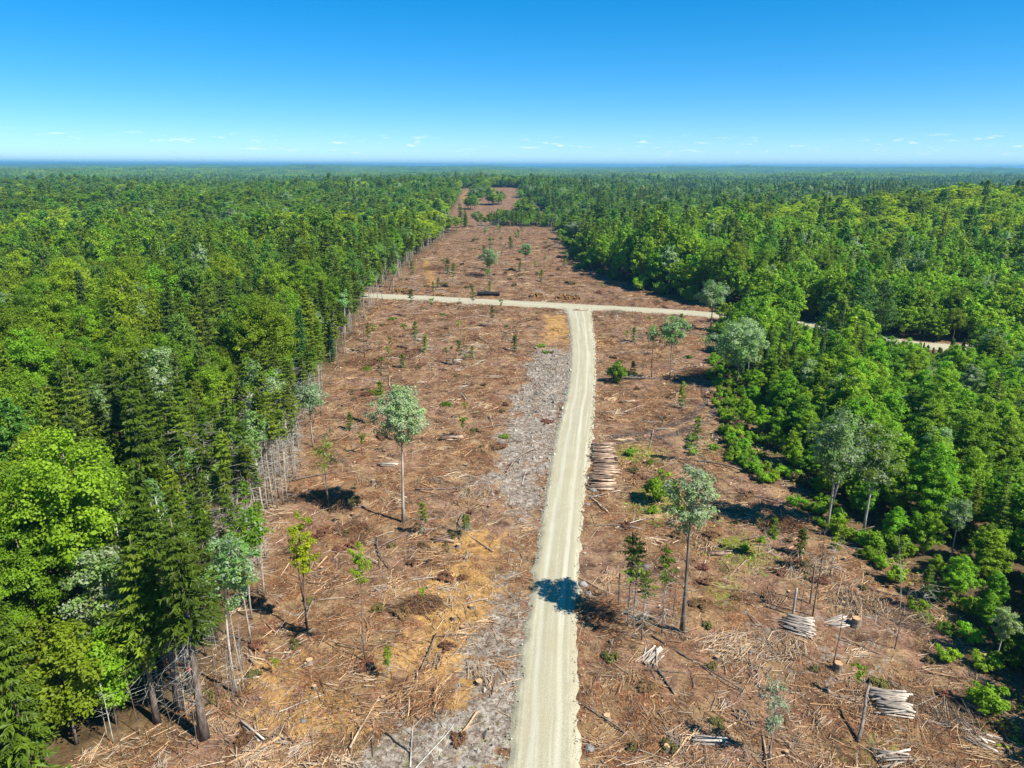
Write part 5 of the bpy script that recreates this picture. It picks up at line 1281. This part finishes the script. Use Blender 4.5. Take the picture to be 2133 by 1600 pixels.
fallen(54, (-36, 6, 85, 205), 'felled pole lying in the slash left of the upper road', 560, (0.8, 1.5))
fallen(46, (12, 50, 92, 200), 'felled pole lying in the slash right of the upper road', 570, (0.8, 1.5))
def single_pole(label, p, q, r0, mat, seed, lift=0.12, kind='fallen_log'):
    r = np.random.default_rng(seed); p = np.array(p, float); q = np.array(q, float); t = np.linspace(0, 1, 6)[:, None]
    a = np.array([p[0], p[1], gz(*p[:2]) + lift + (p[2] if len(p) > 2 else 0)]); b = np.array([q[0], q[1], gz(*q[:2]) + lift + (q[2] if len(q) > 2 else 0)])
    P = a * (1 - t) + b * t + r.normal(0, 0.03, (6, 3)); mb = MB(); c = P[0].copy()
    tube(mb, P - c, r0 * np.linspace(1, 0.6, 6), 8, capmat=1)
    o = put(kind, mb.mesh(kind, [M[mat], M['cut']], True), loc=c); tag(o, label, 'log')
single_pole('leaning dead grey trunk in front of the big whitish pile', (25.4, 41.9), (27.3, 45.0, 2.4), 0.15, 'bark', 580)
single_pole('long dark fallen trunk behind the dark bush by the road', (20, 135.5), (34, 133.5), 0.3, 'dark_bark', 581, 0.35)
single_pole('long pale pole running down to the bottom edge at far left', (-16.6, 42.0), (-19.8, 39.6), 0.14, 'cut', 582)
single_pole('thin grey pole lying on the near grey clay', (-7.0, 38.5), (-4.2, 43.0), 0.05, 'lichen', 583, 0.08)
single_pole('brown fallen log across the edge of the near grey clay', (-9.2, 42.6), (-7.2, 40.8), 0.09, 'bark', 584)
single_pole('long brown fallen log crossing below the tilted peeled pile', (12.2, 49.4), (13.0, 46.6), 0.14, 'bark', 585)
single_pole('long dark pole lying below the lone green poplar', (12.4, 54.0), (18.6, 46.8), 0.09, 'dark_bark', 586)
single_pole('straight brown pole lying in the tree shadow by the road', (6.8, 57.5), (11.9, 57.3), 0.08, 'bark', 587)
single_pole('fallen log on the slash left of the road near the bright pole pile', (10.0, 81.5), (11.8, 77.8), 0.13, 'log_bark', 588)

# ------------------------------------------------------------------ slash: sticks, chips and brush nobody could count
PAL = np.array([(0.48, 0.325, 0.175), (0.40, 0.230, 0.105), (0.36, 0.295, 0.225), (0.24, 0.125, 0.058), (0.13, 0.070, 0.038), (0.54, 0.405, 0.260), (0.29, 0.220, 0.155), (0.21, 0.085, 0.034)])
def slash_points(n, seed, ymax=505):
    r = np.random.default_rng(seed); out = []
    need = n
    while need > 0:
        k = need * 6
        y = 36 + (ymax - 36) * r.random(k) ** 2.4
        x = r.uniform(-58, 68, k)
        den = 0.35 + 0.9 * np.clip(0.5 + 0.9 * noise2(x / 5.5, y / 5.5, 201) + 0.5 * noise2(x / 17, y / 17, 203), 0, 1)
        bare = np.clip(np.clip(0.6 + poly_sd(x, y, CLAY) / 2, 0, 1) + np.clip(0.6 + poly_sd(x, y, CLAY2) / 2, 0, 1) + np.clip(0.6 + poly_sd(x, y, OCH) / 3, 0, 1), 0, 1)
        m = (poly_sd(x, y, CLEAR) > -1.5) & (road_gap(x, y) > 0.55) & (r.random(k) < den * (1 - 0.88 * bare))
        p = np.stack([x[m], y[m]], 1)[:need]; out.append(p); need -= len(p)
    return np.concatenate(out)
r = np.random.default_rng(900)
def stick_field(mb, p, lmin, lmax, rmin, rmax, pal_p, rise=0.12, flow=0.7, sides=3):
    n = len(p); d = np.hypot(p[:, 0], p[:, 1])
    grow = np.clip(d / 75, 0.85, 2.6)
    L = np.exp(r.uniform(math.log(lmin), math.log(lmax), n)) * grow ** 0.4
    a = noise2(p[:, 0] / 7, p[:, 1] / 7, 211) * 4 + r.normal(0, flow, n)
    z = ground_h(p[:, 0], p[:, 1]) + 0.02 + np.abs(r.normal(0, 0.07, n))
    el = np.abs(r.normal(0, rise, n))
    v = np.stack([np.cos(a) * np.cos(el), np.sin(a) * np.cos(el), np.sin(el)], 1) * L[:, None]
    c = np.stack([p[:, 0], p[:, 1], z], 1)
    rad = r.uniform(rmin, rmax, n) * grow ** 0.35
    ci = r.choice(len(PAL), n, p=pal_p); ci = np.where((d > 120) & (r.random(n) < 0.45), r.choice([3, 4, 7, 6], n), ci); col = PAL[ci] * r.uniform(0.7, 1.2, (n, 1))
    sticks(mb, c - v * 0.35, c + v * 0.65, rad, rad * 0.5, sides, col=np.clip(col, 0, 0.8))
mb = MB()
stick_field(mb, slash_points(88000, 1), 0.2, 1.15, 0.008, 0.026, [0.16, 0.16, 0.12, 0.18, 0.14, 0.08, 0.08, 0.08])
stick_field(mb, slash_points(4200, 2), 1.0, 3.2, 0.022, 0.05, [0.22, 0.18, 0.16, 0.12, 0.06, 0.14, 0.08, 0.04], 0.08, 0.9, 4)
cc0 = slash_points(420, 11); kq = 24; n = len(cc0) * kq; ci_ = np.repeat(np.arange(len(cc0)), kq)
gq = np.clip(np.hypot(cc0[:, 0], cc0[:, 1]) / 75, 0.8, 1.9)[ci_]
Rq = r.uniform(0.6, 1.9, len(cc0))[ci_] * gq ** 0.4; aq = r.uniform(0, 6.283, len(cc0))[ci_]
u_, w_ = r.normal(0, 0.55, n) * Rq, r.normal(0, 0.38, n) * Rq
px_, py_ = cc0[ci_, 0] + np.cos(aq) * u_ - np.sin(aq) * w_, cc0[ci_, 1] + np.sin(aq) * u_ + np.cos(aq) * w_
dq = aq + r.normal(0, 0.38, n); Lq_ = r.uniform(0.45, 1.7, n) * gq ** 0.4; eq = np.abs(r.normal(0, 0.1, n))
v = np.stack([np.cos(dq), np.sin(dq), eq], 1) * (Lq_ / 2)[:, None]; c = np.stack([px_, py_, ground_h(px_, py_) + 0.04 + np.abs(r.normal(0, 0.1, n))], 1)
rad = r.uniform(0.018, 0.05, n) * gq ** 0.4; tonec = PAL[r.choice([0, 1, 2, 5, 6], len(cc0))][ci_] * 0.65 + PAL[r.choice(len(PAL), n)] * 0.35
okq = (road_gap(px_, py_) > 0.7) & (poly_sd(px_, py_, CLEAR) > -1)
sticks(mb, (c - v)[okq], (c + v)[okq], rad[okq], rad[okq] * 0.75, 4, col=np.clip(tonec * r.uniform(0.7, 1.2, (n, 1)), 0, 0.7)[okq])
o = put('branch_slash', mb.mesh('branch_slash', [M['debris']], color=True)); tag(o, 'cut branches and sticks littering the whole clearing', 'slash', kind='stuff')
mb = MB()
p = slash_points(60000, 3); n = len(p)
grow = np.clip(np.hypot(p[:, 0], p[:, 1]) / 75, 0.8, 1.8)
c = np.stack([p[:, 0], p[:, 1], ground_h(p[:, 0], p[:, 1]) + 0.03 + np.abs(r.normal(0, 0.04, n))], 1)
LP = np.array([(0.26, 0.125, 0.056), (0.15, 0.068, 0.032), (0.06, 0.031, 0.017), (0.40, 0.255, 0.13), (0.48, 0.34, 0.21), (0.15, 0.14, 0.035), (0.33, 0.135, 0.045)])
k_ = 1 + 0 * n
N_ = np.concatenate([r.normal(0, 0.5, (n, 2)), np.ones((n, 1))], 1)
Nn = unit(N_); aa = r.normal(size=(n, 3)); aa = unit(aa - Nn * np.sum(aa * Nn, 1, keepdims=True)); bb = np.cross(Nn, aa)
Lq = r.uniform(0.08, 0.34, n)[:, None] * grow[:, None]; Wq = Lq * r.uniform(0.25, 0.7, (n, 1))
Vq = np.stack([c - aa * Lq / 2, c + bb * Wq / 2, c + aa * Lq / 2, c - bb * Wq / 2], 1)
colr = LP[r.choice(len(LP), n, p=[0.21, 0.22, 0.16, 0.13, 0.07, 0.11, 0.10])] * r.uniform(0.7, 1.2, (n, 1))
mb.add(Vq.reshape(-1, 3), np.arange(n * 4).reshape(-1, 4), 0, None, colr)
o = put('bark_litter', mb.mesh('bark_litter', [M['debris']], color=True)); tag(o, 'bark chips and dead leaves strewn over the clearing', 'litter', kind='stuff')

mb = MB()
cp = slash_points(900, 7); kk = 30; n = len(cp) * kk
ci_ = np.repeat(np.arange(len(cp)), kk); gr = np.clip(np.hypot(cp[:, 0], cp[:, 1]) / 70, 0.8, 2.4)[ci_]
R_ = r.uniform(0.6, 1.6, len(cp))[ci_] * gr ** 0.5
a = r.uniform(0, 6.283, n); rd = R_ * np.sqrt(r.random(n))
px_, py_ = cp[ci_, 0] + np.cos(a) * rd, cp[ci_, 1] + np.sin(a) * rd
main = r.uniform(0, 6.283, len(cp))[ci_] + r.normal(0, 0.6, n); el = r.uniform(-0.1, 0.6, n); L_ = r.uniform(0.3, 1.1, n) * gr ** 0.5
c = np.stack([px_, py_, ground_h(px_, py_) + 0.3 * (1 - (rd / R_) ** 2) * r.random(n)], 1)
v = np.stack([np.cos(main) * np.cos(el), np.sin(main) * np.cos(el), np.sin(el)], 1) * L_[:, None]
tone = np.array([(0.075, 0.040, 0.024), (0.13, 0.065, 0.032), (0.19, 0.088, 0.040), (0.10, 0.078, 0.032), (0.22, 0.17, 0.13)])
cl_ = tone[np.clip(r.integers(0, 5, len(cp))[ci_] * (r.random(n) < 0.7) + r.integers(0, 4, n) * (r.random(n) < 0.3), 0, 4)] * r.uniform(0.7, 1.25, (n, 1))
ok = road_gap(px_, py_) > 0.7
sticks(mb, (c - v * 0.3)[ok], (c + v * 0.7)[ok], (0.016 * gr)[ok], (0.007 * gr)[ok], 3, col=cl_[ok])
o = put('dead_brush', mb.mesh('dead_brush', [M['debris']], color=True)); tag(o, 'mats of brown dead twigs scattered through the slash', 'brush', kind='stuff')
# brush heaps: tangles of limbs
def brush_heap(label, x, y, R, h, n, pal_p, seed, group=None):
    r = np.random.default_rng(seed); mb = MB()
    a = r.uniform(0, 6.28, n); rad = R * np.sqrt(r.random(n)) * 0.8
    main = r.uniform(0, 3.14)
    d = main + r.normal(0, 0.7, n)
    z = h * (1 - (rad / R) ** 2) * r.random(n)
    c = np.stack([np.cos(a) * rad * 1.3, np.sin(a) * rad, z], 1); L = r.uniform(0.5, 2.0, n) * R * 0.6
    el = r.normal(0.12, 0.25, n); v = np.stack([np.cos(d) * np.cos(el), np.sin(d) * np.cos(el), np.sin(el)], 1) * L[:, None] / 2
    bend = r.normal(0, 0.15, (n, 3)); cl_ = np.clip(PAL[r.choice(len(PAL), n, p=pal_p)] * r.uniform(0.7, 1.15, (n, 1)), 0, 0.8)
    rr = r.uniform(0.008, 0.032, n)
    sticks(mb, c - v, c + bend, rr, rr * 0.8, 3, col=cl_); sticks(mb, c + bend, c + v, rr * 0.8, rr * 0.3, 3, col=cl_)
    o = put('brush_heap', mb.mesh('brush_heap', [M['debris']], color=True), loc=(x, y, gz(x, y))); tag(o, label, 'brush', group)
PALE = [0.2, 0.08, 0.30, 0.05, 0.04, 0.15, 0.16, 0.02]; DARK = [0.03, 0.06, 0.05, 0.26, 0.38, 0.0, 0.06, 0.16]; REDD = [0.08, 0.16, 0.04, 0.26, 0.16, 0.02, 0.04, 0.24]
for k, (lb, x, y, R, h, n, pl) in enumerate([
    ('silver-grey tangle of limbs right of the lone green poplar', 19.4, 52.4, 2.6, 0.6, 260, PALE),
    ('pale tangle of limbs left of the grey log pile', 23.5, 52.3, 2.2, 0.5, 200, PALE),
    ('whitish spread of limbs below the right thicket', 33.5, 58.6, 3.0, 0.5, 260, PALE),
    ('grey limb heap against the right thicket', 37.0, 56.0, 2.4, 0.9, 240, PALE),
    ('pale limb tangle at the near right corner of the slash', 32.8, 44.2, 2.8, 0.6, 260, PALE),
    ('pink-grey limb spread below the mossy patch', 31.0, 64.5, 3.2, 0.5, 260, PALE),
    ('dark brush heap in the tree shadow beside the road', 8.6, 57.8, 1.9, 1.0, 300, DARK),
    ('dark brush heap below the right forest edge', 31.5, 74.5, 2.6, 0.9, 320, DARK),
    ('small dark brush ball right of the slim spruces', 22.6, 59.5, 1.1, 0.8, 200, DARK),
    ('brown brush heap left of the near road', -8.6, 58.5, 2.0, 0.9, 300, DARK),
    ('branchy brown heap at the edge of the near grey clay', -7.2, 46.4, 2.4, 0.8, 320, REDD),
    ('rusty brush heap beside the scattered pile under the yellow-green tree', -18.2, 73.4, 2.4, 0.7, 300, REDD),
    ('dark brush in the shade below the left forest edge', -21.5, 79.8, 2.6, 0.7, 300, DARK),
    ('brown brush heap beside the loose pile near the road', -8.0, 66.8, 2.2, 0.7, 300, REDD),
    ('dark brush heap left of the upper road in the middle of the slash', -24.0, 152.0, 4.0, 1.1, 340, DARK),
    ('dark brush heap at the foot of the dead stub', -32.0, 146.0, 3.6, 1.1, 340, DARK),
    ('grey brush heap beyond the cross road beside the yellow track', -31.2, 288.0, 5.5, 2.2, 420, DARK),
    ('dark brush heap left of the round silvery tree', -14.0, 268.0, 3.6, 1.3, 300, DARK),
    ('brown limb heap between road and upper right trees', 25.5, 118.0, 3.0, 0.5, 260, REDD),
    ('grey limb heap left of the grey clay', -4.8, 83.0, 2.2, 0.6, 220, PALE),
    ('dark brush heap on the right slash near the corner forest', 38.0, 138.0, 4.0, 1.2, 320, DARK),
    ('tan limb heap beside the junction', 29.0, 199.0, 3.0, 0.9, 260, PALE),
    ('bleached limb heap by the left end of the cross road', -28.0, 215.0, 3.0, 0.7, 240, PALE)]):
    brush_heap(lb, x, y, R, h, n, pl, 1000 + k)

# ------------------------------------------------------------------ stones
def stone_mesh(seed, sub=1):
    r = np.random.default_rng(seed); mb = MB()
    import bmesh
    bm = bmesh.new(); bmesh.ops.create_icosphere(bm, subdivisions=sub + 1, radius=1.0)
    for v in bm.verts:
        k = 1 + 0.25 * float(noise2(np.array([v.co.x * 1.7 + seed]), np.array([v.co.y * 1.7 + v.co.z * 2.1]), seed)[0]); v.co *= k
        v.co.z *= 0.65
    me = bpy.data.meshes.new('boulder'); bm.to_mesh(me); bm.free(); me.materials.append(M['rock']); return me
BO = [stone_mesh(i) for i in range(3)]
for k, (x, y, s, lb) in enumerate([(10.6, 84.0, 0.55, 'dark boulder at the near end of the roadside log stack'), (14.1, 65.4, 0.4, 'pale boulder in the slash above the slim spruces'),
                                   (7.2, 62.2, 0.45, 'pale rock on the right verge above the tree shadow'), (7.6, 60.8, 0.35, 'smaller pale rock on the right verge above the tree shadow'),
                                   (9.5, 79.8, 0.3, 'small rock on the right verge below the dark boulder'), (5.7, 41.2, 0.35, 'whitish rock at the right foot of the near road'), (-15.6, 43.6, 0.25, 'small white rock on the slash near the clay')]):
    o = put('boulder', BO[k % 3], loc=(x, y, gz(x, y) + 0.1 * s), rot=(0, 0, k * 1.3), scale=s); tag(o, lb, 'rock')
def octas(mb, c, s, col, r):
    n = len(c); D = np.array([(1, 0, 0), (0, 1, 0), (-1, 0, 0), (0, -1, 0), (0, 0, 1), (0, 0, -1.0)])
    V = c[:, None, :] + D[None] * s[:, None, None] * r.uniform(0.55, 1.3, (n, 6, 1)) + r.normal(0, 0.15, (n, 6, 3)) * s[:, None, None]
    Fo = np.array([(0, 1, 4), (1, 2, 4), (2, 3, 4), (3, 0, 4), (1, 0, 5), (2, 1, 5), (3, 2, 5), (0, 3, 5)])
    F_ = (Fo[None] + (np.arange(n) * 6)[:, None, None]).reshape(-1, 3)
    mb.add(V.reshape(-1, 3), F_, 0, None, np.repeat(col, 8, 0))
mb = MB(); r = np.random.default_rng(1300)
for (c_, nrm_, half_, t_), dens, ymax in ((rc, 26, 215), (cc_, 9, 240)):
    n = int(len(t_) * 0.45 * dens)
    k = np.clip((len(t_) * r.random(n) ** (1.8 if dens > 20 else 1)).astype(int), 0, len(t_) - 1)
    sg = r.choice([-1, 1], n); off = sg * (half_[k] * 1.02 + np.abs(r.normal(0, 0.45, n)) - 0.22)
    p = c_[k, :2] + nrm_[k] * off[:, None] + r.normal(0, 0.15, (n, 2))
    s = np.exp(r.normal(math.log(0.042), 0.5, n)) * np.clip(np.hypot(p[:, 0], p[:, 1]) / 70, 0.8, 1.5)
    z = np.maximum(ground_h(p[:, 0], p[:, 1]), base_h(p[:, 0], p[:, 1]) + 0.13 - 0.25 * np.clip(np.abs(off) / half_[k] - 1.0, 0, 1)) + s * 0.2
    g_ = r.uniform(0.6, 1.1, (n, 1)); col = np.array([[0.40, 0.365, 0.275]]) * g_ + r.normal(0, 0.02, (n, 3))
    octas(mb, np.stack([p[:, 0], p[:, 1], z], 1), s, np.clip(col, 0.05, 0.8), r)
o = put('verge_gravel', mb.mesh('verge_gravel', [M['stone']], color=True)); tag(o, 'loose crushed stone spilling along the road edges', 'gravel', kind='stuff')
# clods on the scraped clay
mb = MB(); n = 9000
x = r.uniform(-13, 14, n); y = r.uniform(36, 162, n)
m = ((poly_sd(x, y, CLAY) > -0.5) | (poly_sd(x, y, CLAY2) > -0.5)) & (road_gap(x, y) > 0.4)
x, y = x[m], y[m]; n = len(x); s = np.exp(r.normal(math.log(0.10), 0.5, n)) * np.clip(y / 90, 0.7, 1.4)
octas(mb, np.stack([x, y, ground_h(x, y) + s * 0.15], 1), s, np.array([[0.30, 0.262, 0.210]]) * r.uniform(0.35, 1.2, (n, 1)), r)
o = put('clay_clods', mb.mesh('clay_clods', [M['stone']], color=True)); tag(o, 'grey clods scraped up on the clay left of the road', 'clods', kind='stuff')
# low green growth
mb = MB()
n = 26000; x = r.uniform(8, 50, n); y = 40 + 150 * r.random(n) ** 1.5
den = (0.8 * blob(x, y, 18.3, 96, 6, 6) + 0.8 * blob(x, y, 19, 80, 5, 6) + 0.9 * blob(x, y, 25, 69, 5, 6) + 0.6 * blob(x, y, 32, 97, 7, 9) + np.clip(0.7 - np.abs(poly_sd(x, y, CLEAR)) / 5, 0, 0.6)) * (0.4 + 1.2 * np.clip(noise2(x / 2.2, y / 2.2, 231) + 0.3, 0, 1))
m = (r.random(n) < den) & (road_gap(x, y) > 1)
x, y = x[m], y[m]; n = len(x)
leaf_quads(mb, np.stack([x, y, ground_h(x, y) + r.uniform(0.03, 0.3, n)], 1), np.concatenate([r.normal(0, 0.5, (n, 2)), np.ones((n, 1))], 1), r.uniform(0.2, 0.5, n), r.uniform(0.1, 0.25, n), r, tint=r.random(n), mat=r.choice([0, 1, 2], n, p=[0.4, 0.35, 0.25]))
o = put('undergrowth', mb.mesh('undergrowth', [M['young'], M['olive'], M['gold']])); tag(o, 'low ferns and moss on the right side of the clearing', 'undergrowth', kind='stuff')

# ------------------------------------------------------------------ haze: thin blue summer air
hx = MB()
x0, x1, y0, y1, z0, z1 = -26000, 26000, -900, 28000, float(GZ.min()) - 1.5, max(float(GZ.max()), 45) + 25
hv = [(x0, y0, z0), (x1, y0, z0), (x1, y1, z0), (x0, y1, z0), (x0, y0, z1), (x1, y0, z1), (x1, y1, z1), (x0, y1, z1)]
hx.add(hv, [(0, 3, 2, 1), (4, 5, 6, 7), (0, 1, 5, 4), (1, 2, 6, 5), (2, 3, 7, 6), (3, 0, 4, 7)])
hm, hN, hL = new_mat('thin_haze')
pv = hN.new('ShaderNodeVolumePrincipled'); pv.inputs['Color'].default_value = (0.19, 0.53, 0.80, 1); pv.inputs['Density'].default_value = 1.25e-4; pv.inputs['Anisotropy'].default_value = 0.1
ho = hN.new('ShaderNodeOutputMaterial'); hL.new(pv.outputs[0], ho.inputs['Volume'])
o = put('haze', hx.mesh('haze', [hm])); tag(o, 'thin blue summer haze over the far forest', 'haze', kind='stuff')
tris = sum(sum(len(p.vertices) - 2 for p in m.polygons) for m in bpy.data.meshes if m.users) if False else sum(len(m.loops) - 2 * len(m.polygons) for m in bpy.data.meshes)
print('TRIANGLES', tris, 'TREES', count, 'points', len(pts), 'objects', len(COL.objects))
